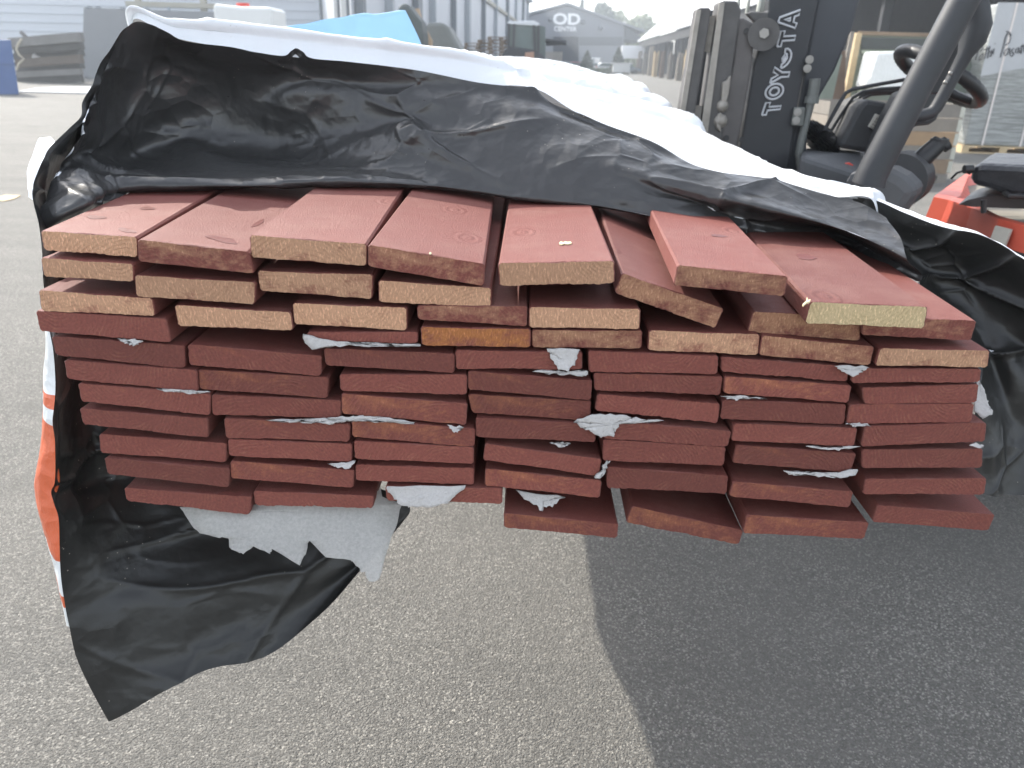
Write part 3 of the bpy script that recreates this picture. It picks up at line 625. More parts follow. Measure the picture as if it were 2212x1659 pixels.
add_sheet('right_drape', F_BLACK, wrap, [r6, r5, r4, r3, r2, r1, r0], 190, 190, aligned=True, amp=.007, sc=6., seed=31., amp2=.001, crease=.014)
w0 = Q3((1780,425,1.17),(1863,430,1.15),(1896,436,1.14),(1954,461,1.11),(2033,490,1.08),(2117,509,1.05),(2195,550,1.02),(2290,624,.99))
w1 = Q3((1785,410,1.18),(1840,418,1.165),(1892,430,1.15),(1957,452,1.12),(2040,482,1.09),(2110,503,1.06),(2185,538,1.03),(2290,612,1.0))
w2 = Q3((1788,409,1.19),(1845,417,1.175),(1895,429,1.16),(1960,453,1.13),(2045,484,1.10),(2115,505,1.07),(2190,545,1.04),(2290,618,1.01))
add_sheet('white_hem', F_WHITE, wrap, [w0, w1, w2], 90, 16, amp=.002, sc=12., seed=14.)
add_sheet('torn_tab', F_WHITE, wrap, [Q3((1740,405,1.165),(1790,412,1.16),(1838,418,1.155)), Q3((1750,396,1.17),(1792,402,1.165),(1840,410,1.16)), Q3((1788,390,1.17),(1800,390,1.168),(1838,399,1.16))], 40, 16, amp=.002, sc=20., seed=17.)
# ------------------------------------------------------------------ light blue sheet standing up behind the wrap
bl = MB()
top = [(600,60),(640,53),(661,51),(700,42),(740,37),(760,32),(788,28),(808,30),(837,26.5),(863,22),(872,22),(876,23)]
bot = [(600,140),(640,142),(661,144),(700,146),(740,148),(760,150),(790,152),(812,154),(840,156),(872,158),(900,160),(930,162)]
mm = [(a[0]*.5+b[0]*.5+(6 if i > 9 else 0), (a[1]+b[1])/2) for i, (a, b) in enumerate(zip(top, bot))]
b = MB(); W, F = sheet([[q(x, y, 1.75) for x, y in bot], [q(x, y, 1.78) for x, y in mm], [q(x, y, 1.80) for x, y in top]], 70, 24, aligned=True, amp=.003, sc=6., seed=2.)
b.add(W, F, 0, True); o = b.build('plastic_sheet', F_BLUE, at=q(760,100,1.78)); tag(o, 'light blue plastic sheet standing up behind the white wrap', 'plastic sheet')
o.modifiers.new('thickness', 'SOLIDIFY').thickness = .0012
# ------------------------------------------------------------------ translucent foam sheets hanging below the stack
tA = [cD(*p) for p in ((1130,820),(1150,845),(1200,930),(1260,985),(1380,1010),(1440,1012),(1442,1070),(1500,1103),(1530,1110),(1600,1065),(1700,1110),(1715,1080),(1885,1190),(1905,1150),(1932,1100),(1945,1030),(2050,1135),(2212,1165))]+[cE(*p) for p in ((160,1170),(200,1210),(215,1240),(240,1235),(260,1290),(300,1302),(335,1275),(370,1150),(400,1060),(440,930),(470,810),(350,760),(345,700),(290,760),(100,785))]+[cD(1600,800), cD(1540,835), cD(1200,815)]
def tissue(pts, Yt, Yb, name, label, grp, seed):
    ys = [p[1] for p in pts]; y0, y1 = min(ys), max(ys); out = []
    n = len(pts)
    for i in range(n):
        a, b_ = pts[i], pts[(i+1) % n]
        for k in range(3):
            t = k/3; out.append((a[0]+(b_[0]-a[0])*t+random.uniform(-1.6, 1.6), a[1]+(b_[1]-a[1])*t+random.uniform(-1.6, 1.6)))
    me = bpy.data.meshes.new(name); import bmesh; bm = bmesh.new()
    vs = []
    for x, y in out:
        t = (y-y0)/(y1-y0); vs.append(bm.verts.new(q(x, y, Yt+(Yb-Yt)*t)))
    from mathutils.geometry import tessellate_polygon
    for tr_ in tessellate_polygon([[Vector((x, y, 0)) for x, y in out]]):
        if len(set(tr_)) == 3:
            try: bm.faces.new([vs[i_] for i_ in tr_])
            except ValueError: pass
    bmesh.ops.recalc_face_normals(bm, faces=bm.faces[:])
    bmesh.ops.subdivide_edges(bm, edges=bm.edges[:], cuts=4, use_grid_fill=True)
    for v in bm.verts: v.co.y += .006*noise.noise(Vector((v.co.x*9+seed, v.co.z*7, seed)))
    c = q(sum(p[0] for p in pts)/n, sum(p[1] for p in pts)/n, (Yt+Yb)/2)
    for v in bm.verts: v.co -= c
    bm.to_mesh(me); bm.free(); me.materials.append(TISSUE); me.polygons.foreach_set('use_smooth', [True]*len(me.polygons))
    o = bpy.data.objects.new(name, me); COL.objects.link(o); o.location = c
    o.modifiers.new('thickness', 'SOLIDIFY').thickness = .0008
    tag(o, label, 'foam sheet', grp)
tissue(tA, .83, .745, 'foam_sheet', 'large translucent grey foam sheet with torn edge hanging below the stack at left', 'foam sheets hanging below the stack', 1.)
tB = [cD(*p) for p in ((1300,860),(1400,910),(1500,960),(1600,1010),(1650,1040),(1760,960),(1800,1000),(1900,1000),(1960,1040),(2080,1090),(2212,1110))]+[cE(*p) for p in ((120,1090),(100,960),(140,820),(180,790))]+[cD(1620,800), cD(1540,840), cD(1350,825)]
tissue(tB, .845, .79, 'foam_sheet', 'second foam sheet layered behind the large torn one below the stack', 'foam sheets hanging below the stack', 5.)
# ================================================================== background: materials
DGREY = plain('dark_grey_metal', (.040,.042,.046), .5, .2, 12., spec=.4)
DGREY2 = plain('dark_grey_worn_metal', (.075,.072,.070), .6, .35, 18.)
WORN = plain('rubbed_steel', (.28,.26,.23), .5, .5, 22., metal=.3)
BPLAS = plain('black_moulded_plastic', (.045,.046,.048), .62, .12, 20., bsc=500., bd=.0006)
GPLAS = plain('grey_moulded_plastic', (.085,.088,.092), .6, .1, 20., bsc=500., bd=.0006)
RUBB = plain('black_rubber', (.022,.022,.023), .45, .2, 20.)
ORNG = plain('orange_paint', (.58,.10,.06), .42, .1, 6.)
CHRM = plain('zinc_plate', (.45,.45,.40), .35, .2, 40., metal=.5)
BOLT = plain('bolt_steel', (.30,.29,.27), .45, .2, 60., metal=.6)
LETT = plain('letter_white', (.55,.56,.58), .6, .1, 30.)
HOSE = plain('dull_grey_zinc', (.15,.16,.15), .45, .25, 30.)
DECK = plain('dusty_deck', (.24,.22,.18), .8, .25, 14.)
STICK = plain('pale_sticker', (.50,.48,.42), .6, .15, 60.)
PALW = plain('pallet_wood_light', (.52,.40,.24), .8, .25, 9.)
PALG = plain('pallet_wood_grey', (.20,.18,.155), .8, .25, 9.)
PALB = plain('pallet_wood_brown', (.23,.165,.11), .8, .3, 7.)
BWOOD = plain('old_brown_wood', (.13,.085,.06), .85, .4, 4.)
LOGW = plain('grey_post_wood', (.34,.30,.25), .85, .35, 3.)
WALLM = plain('pale_sheet_wall', (.60,.63,.67), .6, .03, .6)
WALLD = plain('blue_grey_trim', (.17,.19,.21), .6, .1, 2.)
PANEL = plain('grey_panel', (.20,.21,.225), .6, .04, 1.)
CREAM = plain('cream_beam', (.38,.36,.30), .7, .1, 2.)
IBCW = plain('white_tank_plastic', (.70,.71,.70), .5, .05, 2.)
REDC = plain('red_cap', (.60,.07,.05), .5, .1, 9.)
BLUEB = plain('blue_box_paint', (.045,.10,.26), .55, .15, 3.)
GREYT = plain('grey_green_tarp', (.16,.17,.16), .7, .25, 2., bsc=6., bd=.03)
ROOFW = plain('white_roof_sheet', (.70,.72,.74), .4, .05, 1.)
ODUP = plain('grey_cladding_upper', (.19,.20,.225), .6, .04, .5)
ODLO = plain('grey_cladding_lower', (.26,.275,.30), .6, .04, .5)
ODDK = plain('dark_cladding_band', (.10,.11,.125), .6, .05, .5)
DOORK = plain('interior_shade_tone', (.03,.032,.036), .8, .2, .5)
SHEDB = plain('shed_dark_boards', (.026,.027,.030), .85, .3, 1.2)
WSIGN = plain('white_sign_letters', (.85,.86,.87), .5, .02, 5.)
GLAZ = plain('green_glass_pane', (.17,.20,.165), .15, .2, 1.5)
CABG = plain('cab_glass', (.10,.14,.14), .12, .3, 1.)
CARW = plain('car_paint_white', (.72,.73,.74), .3, .04, 2.)
CARG = plain('car_paint_silver', (.33,.35,.37), .3, .05, 2., metal=.3)
CARB = plain('car_paint_blue_grey', (.14,.18,.23), .3, .05, 2.)
CARR = plain('car_paint_red', (.35,.03,.03), .3, .05, 2.)
TYRE = plain('tyre_rubber', (.025,.025,.026), .8, .2, 9.)
def bdir(v): return tuple(Vector(v))
# ================================================================== forklift
fl = thing('forklift', 'dark grey and orange forklift with slanted mast standing beside the wrapped bundle', 'forklift', (1.7, 2.9, 0))
def slab(mb, poly, Y0, Y1, m=0, cv=c3):
    p = [q(*cv(*a), Y0) for a in poly]; mb.prism(p, (0, Y1-Y0, 0), m)
def p3(x, y, Y): return q(*c3(x, y), Y)
MY = 2.62
mast = MB()
slab(mast, [(700,-90),(1010,-90),(975,60),(905,420),(850,700),(800,1100),(455,1100),(520,880),(600,390),(690,60)], MY, MY+.05)
mast2 = MB(); slab(mast2, [(700,-90),(1010,-90),(975,60),(905,420),(850,700),(800,1100),(455,1100),(520,880),(600,390),(690,60)], MY+.62, MY+.67); mast2.build('mast_channel', DGREY, fl, bevel=.006)
ma = mast.build('mast_channel', DGREY, fl, bevel=.006)
m2 = MB(); slab(m2, [(990,-90),(1260,-90),(1190,180),(1090,420),(962,640),(935,700),(905,1100),(770,1100),(845,760),(900,440)], MY+.03, MY+.16)
m2.build('outer_mast_post', plain('blue_grey_paint', (.050,.054,.062), .5, .15, 9.), fl, bevel=.01)
b = MB(); slab(b, [(265,58),(285,46),(340,45),(350,60),(240,760),(150,760)], MY-.06, MY+.0); b.build('carriage_bar', DGREY2, fl, bevel=.006)
b = MB(); slab(b, [(262,60),(290,58),(180,760),(148,760)], MY-.066, MY-.061); slab(b, [(398,16),(430,14),(320,860),(280,820)], MY-.066, MY-.061); b.build('rubbed_edge', WORN, fl)
b = MB(); slab(b, [(400,12),(430,3),(505,5),(530,60),(395,960),(275,860)], MY-.06, MY+.02); b.build('carriage_bar', DGREY2, fl, bevel=.006)
b = MB(); slab(b, [(345,60),(395,60),(290,720),(240,720)], MY+.30, MY+.36); b.build('inner_rail', DGREY, fl, bevel=.004)
b = MB()
for cy, cx in ((160,362),(250,352),(690,265),(740,262)): b.tube([p3(cx,cy,MY-.03), p3(cx,cy,MY+.28)], .032, 16)
b.build('guide_roller', WORN, fl)
b = MB(); slab(b, [(500,135),(512,112),(545,108),(620,150),(628,190),(606,240),(590,420),(505,890),(380,900),(385,800),(430,560),(480,380)], MY-.05, MY+.01); ib = b.build('lift_bracket', plain('brownish_steel', (.095,.088,.085), .6, .3, 15.), fl, bevel=.008)
for x, y in ((560,185),(440,822),(531,832)):
    b = MB(); b.tube([p3(x,y,MY-.056), p3(x,y,MY-.046)], .0085, 14); b.build('bolt_hole', RUBB, ib)
b = MB()
slab(b, [(408,640),(418,490),(445,480),(455,455),(470,450),(455,560),(432,640)], MY-.07, MY-.05); b.ball(p3(415,630,MY-.055), .02); b.ball(p3(400,720,MY-.05), .024); slab(b, [(378,760),(388,680),(415,670),(408,790)], MY-.07, MY-.05)
b.build('chain_anchor', WORN, fl, bevel=.004)
b = MB(); slab(b, [(560,80),(590,70),(690,75),(690,160),(640,120),(615,240),(600,250),(610,130)], MY-.03, MY-.005); slab(b, [(625,130),(645,108),(672,115),(690,180),(620,190)], MY-.05, MY-.01); b.build('roller_lug', DGREY2, fl, bevel=.006)
b = MB(); b.tube([p3(662,205,MY-.075), p3(662,205,MY-.003)], .046, 28); rl = b.build('mast_roller', DGREY2, fl, bevel=.004)
b = MB(); b.tube([p3(665,198,MY-.09), p3(665,198,MY-.074)], .015, 6); b.build('roller_bolt', BOLT, rl, bevel=.002)
b = MB()
for x in (655,670,690): b.tube([p3(x-20+0,70,MY+.2), p3(x+12,-90,MY+.2)], .011, 10)
b.tube([p3(525,-90,MY+.2), p3(505,80,MY+.2)], .006, 8); b.tube([p3(590,-90,MY+.2), p3(560,80,MY+.2)], .006, 8)
b.build('hydraulic_line', CHRM, fl)
# white outlined lettering reading up the mast
import itertools
LT_ = {}
def letters():
    b = MB()
    # each glyph: strokes in a unit box, u = reading direction (up the mast), v = towards the right of a reader
    def place(u0, v0, u, v):                                # to crop-3 pixels: baseline runs (700,694)->(885,60)
        bx, by = 752+(u0)*(.262), 690-(u0)*.965
        return None
    return b
def glyph_pts(name):
    w_ = .2
    if name == 'T': return [[(0,1),(1,1),(1,.74),(.64,.74),(.64,0),(.36,0),(.36,.74),(0,.74)]]
    if name == 'Y': return [[(0,1),(.30,1),(.5,.66),(.70,1),(1,1),(.64,.44),(.64,0),(.36,0),(.36,.44)]]
    if name == 'A': return [[(.36,1),(.64,1),(1,0),(.72,0),(.66,.2),(.34,.2),(.28,0),(0,0)], [(.41,.40),(.59,.40),(.5,.72)]]
    if name == 'O': return [[(.5+.5*cos(t*pi/16), .5+.5*sin(t*pi/16)) for t in range(32)], [(.5+.26*cos(t*pi/16), .5+.26*sin(t*pi/16)) for t in range(32)]]
    if name == 'U': return [[(.5+.5*cos(pi+t*pi/16), .56+.52*sin(pi+t*pi/16)) for t in range(17)]+[(.80,.56),(.72,.40),(.5,.30),(.28,.40),(.2,.56)], [(.30,.52),(.5,.44),(.70,.52),(.5,.62)]]
lb = MB()
#     name, reading start (x,y) of baseline corner, reading end, height vector (to the left of reading)
GL = [('T', (750,678), (775,605), (-100,8)), ('O', (762,592), (790,500), (-102,-2)), ('Y', (800,492), (826,395), (-100,5)),
      ('U', (812,400), (842,285), (-88,10)), ('T', (836,272), (860,180), (-97,6)), ('A', (850,168), (880,60), (-112,5))]
for nm, a, e, hv in GL:
    for loop in glyph_pts(nm):
        P = [p3(a[0]+(e[0]-a[0])*u+hv[0]*(v), a[1]+(e[1]-a[1])*u+hv[1]*v, MY-.0025) for u, v in loop]
        lb.tube(P+[P[0]], .0034, 6, cap=False)
lb.build('lettering', LETT, ma)
b = MB(); slab(b, [(845,638),(912,640),(897,752),(828,748)], MY-.014, MY-.002); pl_ = b.build('fixing_plate', HOSE, fl, bevel=.003)
for x, y in ((935,355),(922,408),(865,668),(855,718)):
    b = MB(); b.tube([p3(x,y,MY-.026), p3(x,y,MY+.03)], .0085, 6); b.tube([p3(x,y,MY-.018), p3(x,y,MY+.0)], .0125, 18); b.build('hex_bolt', BOLT, fl, bevel=.0015)
b = MB(); b.tube([p3(968,468,MY), p3(962,520,MY), p3(950,590,MY)], .017, 12); b.tube([p3(952,575,MY), p3(945,615,MY)], .022, 12)
b.tube([p3(943,610,MY), p3(915,720,MY), p3(885,840,MY), p3(872,910,MY), p3(878,980,MY), p3(900,1060,MY)], .0125, 12); b.build('hose', HOSE, fl)
LATV = (gz(*c3(1865,1035), 1.06)-gz(*c3(1675,1172), 1.06)); LATV.z = 0; LATV.normalize()
# cowl, floor, fender and body
cw = MB(); cY = 2.30
tl, tr, br_, bl_ = p3(895,880,2.75), p3(1320,900,2.75), p3(1225,1035,2.36), p3(880,925,2.40)
dz = Vector((0,0,-.9)); cw.hexa([v+dz for v in (bl_, br_, tr, tl)], [bl_, br_, tr, tl]); cw.build('cowl', GPLAS, fl, bevel=.015)
b = MB()
prof = [(1150,1020),(1300,1000),(1420,1010),(1500,1052),(1556,1108),(1566,1135),(1556,1170),(1505,1245),(1440,1330),(1100,1330)]
b.prism([q(*c3(*a), 2.16) for a in prof], LATV*.15); b.build('step_fairing', GPLAS, fl, bevel=.03)
b = MB(); b.tube([p3(1455,1085,2.36), p3(1455,1085,2.36)+LATV*.14], .082, 32); b.build('brake_drum', BPLAS, fl, bevel=.02)
b = MB(); pill = [(1980,-260),(1850,-20),(1700,260),(1560,520),(1430,770),(1290,1040),(1270,1100)]
P = [p3(x+15,y,2.09) for x, y in pill]; b.tube(P, [.036,.036,.036,.036,.038,.040,.042], 20); b.build('guard_pillar', DGREY, fl)
b = MB(); b.tube([p3(x,y,2.27) for x, y in ((1890,-40),(1925,60),(1935,150),(1905,240),(1860,330),(1790,460),(1730,570),(1690,640),(1660,672),(1600,690),(1480,700))], [.034,.034,.036,.034,.02,.017,.017,.017,.017,.017,.017], 14); gh = b.build('grab_handle', DGREY, fl)
b = MB(); slab(b, [(1850,70),(1900,170),(1860,240),(1700,560),(1640,560),(1760,330)], 2.33, 2.36); b.build('handle_plate', DGREY, fl, bevel=.006)
b = MB()
for x, y in ((1773,436),(1743,490)): b.ball(p3(x,y,2.25), .006, 10)
b.build('rivet', BOLT, gh)
sw = thing_loc = p3(1718,455,2.55)
b = MB(); a0, a1 = p3(1480,318,2.62), p3(1950,600,2.48); mj = (a1-a0); RR = mj.length/2; cen = (a0+a1)/2
vd = (cen-Vector((0,0,CAMH))).normalized(); u_ = mj.normalized(); n0 = u_.cross(vd).normalized()
ax = (n0*cos(radians(13))+vd*sin(radians(13))).normalized(); ax = ax if ax.z > 0 else -ax
b.ring(cen, ax, RR, .0185, n=80, k=12, bump=.10)
for k in range(3):
    d = Matrix.Rotation(2*pi*k/3+.4, 3, ax) @ u_; b.tube([cen-ax*.02, cen+d*RR*.55-ax*.015, cen+d*RR], [.016,.013,.011], 8)
b.ball(cen-ax*.02, .045, 16); b.build('steering_wheel', RUBB, fl)
b = MB(); b.ball(p3(1770,320,2.5), .030, 18); b.tube([p3(1770,330,2.5), p3(1762,400,2.5)], .012, 10); b.build('wheel_knob', RUBB, fl)
b = MB(); slab(b, [(1560,560),(1700,540),(1728,640),(1700,720),(1655,745),(1560,755),(1520,840),(1470,900),(1420,960),(1370,960),(1480,700)], 2.44, 2.60); b.build('steering_column', BPLAS, fl, bevel=.02)
b = MB(); slab(b, [(1600,470),(1650,330),(1760,320),(1700,480),(1690,560),(1600,560)], 2.50, 2.56); b.build('dashboard', BPLAS, fl, bevel=.01)
b = MB(); b.tube([p3(1500,975,2.42), p3(1580,970,2.42), p3(1650,905,2.42), p3(1715,845,2.42)], [.034,.032,.028,.025], 14); b.tube([p3(1705,860,2.42), p3(1712,825,2.42)], .026, 12); b.tube([p3(1725,870,2.42), p3(1755,850,2.42)], .022, 12); b.build('parking_brake_lever', RUBB, fl)
for k, pts in enumerate(([(1015,790),(1070,690),(1115,610),(1150,555),(1190,532),(1330,505),(1500,475)], [(1045,805),(1110,700),(1150,640),(1190,582),(1250,548),(1360,530),(1500,522)], [(1070,815),(1150,690),(1200,620),(1240,572),(1290,550),(1380,545),(1520,540)], [(1090,820),(1170,700),(1215,630),(1255,585),(1300,562),(1390,556),(1520,552)])):
    b = MB(); b.tube([p3(x,y,2.66+.05*k) for x, y in pts], .0062, 10); b.build('hydraulic_lever', DGREY, fl)
b = MB(); cb = p3(1010,862,2.70)
for k in range(9):
    t = k/8; c_ = p3(960+t*90, 885-t*70, 2.70); R_ = .085*sin(.5+t*2.1)+.01
    n = 26; ax_ = (p3(1050,815,2.70)-p3(960,885,2.70)).normalized(); uu = ax_.orthogonal().normalized(); vv = ax_.cross(uu)
    vs = []
    for i in range(n):
        a = 2*pi*i/n; vs.append(c_+(uu*cos(a)+vv*sin(a))*R_*(1.06 if i % 2 else .76))
    for i in range(n):
        a = 2*pi*i/n; vs.append(c_+ax_*.012+(uu*cos(a)+vv*sin(a))*R_*.62)
    b.add(vs, [(i, (i+1) % n, n+(i+1) % n, n+i) for i in range(n)]+[tuple(range(n-1,-1,-1)), tuple(range(n,2*n))])
b.build('lever_bellows', RUBB, fl)
b = MB(); slab(b, [(1228,640),(1262,600),(1290,594),(1395,610),(1425,640),(1330,905),(1290,912),(1105,878)], 2.62, 2.80); cs = b.build('control_box', BPLAS, fl, bevel=.022)
b = MB(); slab(b, [(1330,678),(1385,696),(1348,786),(1286,754)], 2.612, 2.619); st = b.build('sticker', STICK, cs)
b = MB()
for k in range(4):
    x0, y0 = 1335+k*11-3*0, 700+k*6
    for r_ in range(4): slab(b, [(x0-r_*11, y0+r_*17),(x0-r_*11+7, y0+r_*17+3),(x0-r_*11+1, y0+r_*17+12),(x0-r_*11-6, y0+r_*17+9)], 2.6085, 2.6115)
b.build('sticker_print', WORN, st)
b = MB(); slab(b, [(1145,975),(1175,968),(1200,985),(1165,992)], 2.45, 2.46); b.build('red_mark', REDC, fl)
# rear hood with seat
hoodb = MB()
hY0 = 1.98; top = [p3(1690,1165,2.30), p3(1870,1035,2.75), p3(2212,1000,3.1), p3(2500,1000,3.1), p3(2600,1500,1.98), p3(2212,1345,1.98), p3(2060,1305,2.02), p3(1900,1235,2.10), p3(1765,1190,2.20)]
zt = .0
hz = q(*c3(1900,1235), 2.10).z
def flatz(p, z): return Vector((p.x, p.y, z))
outer = [(1675,1172),(1700,1150),(1865,1035),(1990,1018),(2500,1010),(2700,1560),(2380,1385),(2212,1345),(2060,1303),(1900,1235),(1765,1190)]
zz_h = 1.06
op = [gz(*c3(x, y), zz_h) for x, y in outer]; bot = [v+(v-sum(op, Vector())/len(op)).normalized()*.012+Vector((0,0,-.07)) for v in op]; n = len(op); cen_h = sum(op, Vector())/n
inn = [v+(cen_h-v).normalized()*.07 for v in op]; ind = [v+Vector((0,0,-.035))+(cen_h-v).normalized()*.05 for v in inn]
hoodb.add(op+bot+inn+ind, [(i,(i+1)%n,n+(i+1)%n,n+i) for i in range(n)]+[(i,2*n+i,2*n+(i+1)%n,(i+1)%n) for i in range(n)]+[(2*n+i,3*n+i,3*n+(i+1)%n,2*n+(i+1)%n) for i in range(n)])
ho = hoodb.build('engine_hood', ORNG, fl, bevel=.012)
b = MB(); b.add(ind, [tuple(range(n))]); b.build('hood_deck', DECK, fl)
b = MB(); low_ = [v+Vector((0,0,-.09)) for v in bot]; inb = [v+(cen_h-v).normalized()*.05 for v in low_]
b.add(bot+low_+inb, [(i,(i+1)%n,n+(i+1)%n,n+i) for i in range(n)]+[(n+i,n+(i+1)%n,2*n+(i+1)%n,2*n+i) for i in range(n)]); b.build('lower_trim', DGREY, fl, bevel=.006)
b = MB(); base = [v+Vector((0,0,-.25)) for v in inb]; b.add(inb+base, [(i,(i+1)%n,n+(i+1)%n,n+i) for i in range(n)]); b.build('counterweight', DGREY, fl)
sY = 2.35; sb = MB()
so3 = [(1897,1020),(1912,985),(1960,975),(2212,985),(2600,1000),(2600,1220),(2212,1178),(2130,1168),(2010,1125),(1900,1100),(1893,1060)]
sb.prism([q(*c3(x, y), 2.30-(x-1900)*.0003) for x, y in so3], LATV*.42); seat = sb.build('seat', plain('black_vinyl', (.030,.031,.036), .32, .2, 9., bsc=18., bd=.012), fl, bevel=.045)
b = MB(); b.prism([q(*c3(*a), 2.27) for a in [(1820,1218),(1880,1190),(2000,1165),(2110,1155),(2230,1180),(2400,1190),(2400,1250),(2100,1240),(1900,1232)]], LATV*.3); b.tube([p3(1972,1190,2.22), p3(1972,1265,2.22)], .008, 8); b.tube([p3(2100,1150,2.24), p3(2130,1170,2.2), p3(2180,1165,2.2), p3(2260,1180,2.2)], .008, 8); b.build('seat_rail', RUBB, fl, bevel=.01)
b = MB(); b.tube([p3(1855,1008,2.3), p3(1905,1006,2.3)], .012, 10); b.tube([p3(1780,1062,2.35), p3(1812,1030,2.33), p3(1850,1018,2.31), p3(1895,1035,2.3)], .0035, 6); b.build('seat_belt_stub', RUBB, fl)
# sticker on the hood's flank and seams
cand = (gz(*c3(2070,1312), zz_h), gz(*c3(2165,1335), zz_h))
d_ = (cand[1]-cand[0]).normalized(); nn_ = Vector((d_.y, -d_.x, 0)); nn_ = nn_ if nn_.y < 0 else -nn_
b = MB(); a_ = cand[0]+nn_*.006+Vector((0,0,-.015)); c_ = cand[1]+nn_*.006+Vector((0,0,-.015)); b.prism([a_, c_, c_+Vector((0,0,-.055))+nn_*.008, a_+Vector((0,0,-.055))+nn_*.008], nn_*.006); sk = b.build('hood_sticker', STICK, ho)
# chassis low down: floor, wheels, forks
b = MB(); b.box((1.25,2.75,.35), (2.3,3.35,.5)); b.box((2.3,2.5,.36),(3.5,3.5,.6)); b.build('chassis', DGREY, fl, bevel=.02)
for x, y in ((1.25,2.72),(1.25,3.5),(3.0,2.42),(3.0,3.45)):
    b = MB(); b.tube([(x,y-.1,.3),(x,y+.1,.3)], .3, 32); wh = b.build('wheel', TYRE, fl, bevel=.02)
    b = MB(); b.tube([(x,y-.105,.3),(x,y+.105,.3)], .16, 24); b.build('rim', DECK, wh)
for y in (2.75, 3.2):
    b = MB(); b.box((-.30,y-.06,.84),(.75,y+.06,.885)); b.box((.70,y-.06,.84),(.75,y+.06,1.35)); b.build('fork', DGREY2, fl, bevel=.004)
# overhead guard above the frame
b = MB(); b.hexa([Vector((1.9,2.2,2.12)),Vector((3.4,2.2,2.12)),Vector((3.4,3.3,2.12)),Vector((1.9,3.3,2.12))],[Vector((1.9,2.2,2.17)),Vector((3.4,2.2,2.17)),Vector((3.4,3.3,2.17)),Vector((1.9,3.3,2.17))]); b.build('overhead_guard', DGREY, fl, bevel=.02)
b = MB(); b.tube([Vector((3.3,2.3,1.0)), Vector((3.35,2.3,2.13))], .035, 12); b.tube([Vector((3.3,3.2,1.0)), Vector((3.35,3.2,2.13))], .035, 12); b.build('rear_guard_post', DGREY, fl)
# ================================================================== things behind the forklift
# wooden collar crate on a pallet
cY_ = gz(2050, 396).y
cr0, cr1_ = q(1770, 380, cY_), q(2050, 385, cY_)
x0, x1 = cr0.x, q(2047, 380, cY_).x; ztop = q(2075, 225, cY_).z; zb = .13
ct = thing('collar_crate', 'tall stack of wooden pallet collars behind the forklift steering wheel', 'crate', ((x0+x1)/2, cY_+.4, 0))
nh = 5; hh = (ztop-zb)/nh
cw_ = [PALB, PALG, plain('pallet_wood_warm', (.32,.215,.125), .8, .2, 6.), plain('pallet_wood_greyish', (.23,.20,.165), .8, .2, 6.), PALG]
for k in range(nh):
    b = MB(); z0 = zb+k*hh+.004; z1 = zb+(k+1)*hh-.004
    b.box((x0,cY_,z0),(x1,cY_+.022,z1)); b.box((x0,cY_+.80,z0),(x1,cY_+.822,z1)); b.box((x0-.022,cY_,z0),(x0-.002,cY_+.822,z1)); b.box((x1+.002,cY_+.001,z0),(x1+.022,cY_+.822,z1))
    pc = b.build('collar', cw_[k], ct)
    b = MB(); b.box((x1-.03,cY_-.004,z0+.01),(x1+.027,cY_-.001,z1-.01)); b.build('corner_hinge', CHRM, pc)
b = MB()
for yy in (0, .35, .7): b.box((x0,cY_+yy,.0),(x1,cY_+yy+.1,.022))
for xx in (x0+.0, (x0+x1)/2-.07, x1-.145):
    for yy in (0, .35, .7): b.box((xx,cY_+yy,.0221),(xx+.145,cY_+yy+.1,.1))
for k in range(7): b.box((x0,cY_+k*.12,.1001),(x1,cY_+k*.12+.1,.122))
b.build('pallet', PALG, ct)
# wrapped stack with handwriting
wp = gz(2076, 330); wY = wp.y
pr = gz(2175, 345)
dirw = (pr-wp); dirw.z = 0; dirw.normalize(); dirw = Vector((1, -.14, 0)).normalized(); dn_ = Vector((-dirw.y, dirw.x, 0))
W0 = wp+dirw*.02; 
wt = thing('wrapped_stack', 'tall stack of grey goods in stretch film with handwriting and pale straps', 'wrapped stack', tuple(wp+dirw*.8+dn_*.5))
def wq(a, d, z): return W0+dirw*a+dn_*d+Vector((0,0,z))
wm = NM('stretch_film'); c_ = wm.geo(); st_ = wm.noise(wm.map(c_, (1.2, 1.2, 26), (.12, .1, 0)), 2., 5, .7); bg_ = wm.noise(c_, 2.4, 4)
wm.set('Base Color', wm.mix(wm.ramp(st_, (.4, 0), (.62, .8)), wm.mix(bg_, (.12,.125,.115), (.25,.26,.24)), (.44,.45,.44))); wm.set('Roughness', .35); wm.nrm(wm.bump(st_, .01, .7))
b = MB(); b.hexa([wq(0,0,.15),wq(2.2,0,.15),wq(2.2,1.1,.15),wq(0,1.1,.15)], [wq(0,0,2.6),wq(2.2,0,2.6),wq(2.2,1.1,2.6),wq(0,1.1,2.6)]); b.build('film_wrapped_load', wm.mat, wt, bevel=.03)
wt_z = q(2110, 150, wY).z
ws_ = plain('white_film_band', (.44,.45,.46), .35, .08, 3., bsc=5., bd=.02)
b = MB(); b.prism([wq(-.004,-.006,wt_z-.12),wq(.6,-.006,wt_z+.02),wq(1.3,-.006,wt_z+.10),wq(2.2,-.006,wt_z+.12),wq(2.2,-.006,2.62),wq(-.004,-.006,2.62)], -dn_*.006); b.build('white_band', ws_, wt)
for a in (.30, .98, 1.7):
    b = MB(); b.hexa([wq(a,-.022,.15),wq(a+.035,-.022,.15),wq(a+.035,-.014,.15),wq(a,-.014,.15)], [wq(a,-.022,2.62),wq(a+.035,-.022,2.62),wq(a+.035,-.014,2.62),wq(a,-.014,2.62)]); b.build('strap', plain('pale_strap', (.72,.66,.62), .5, .1, 9.), wt)
b = MB()
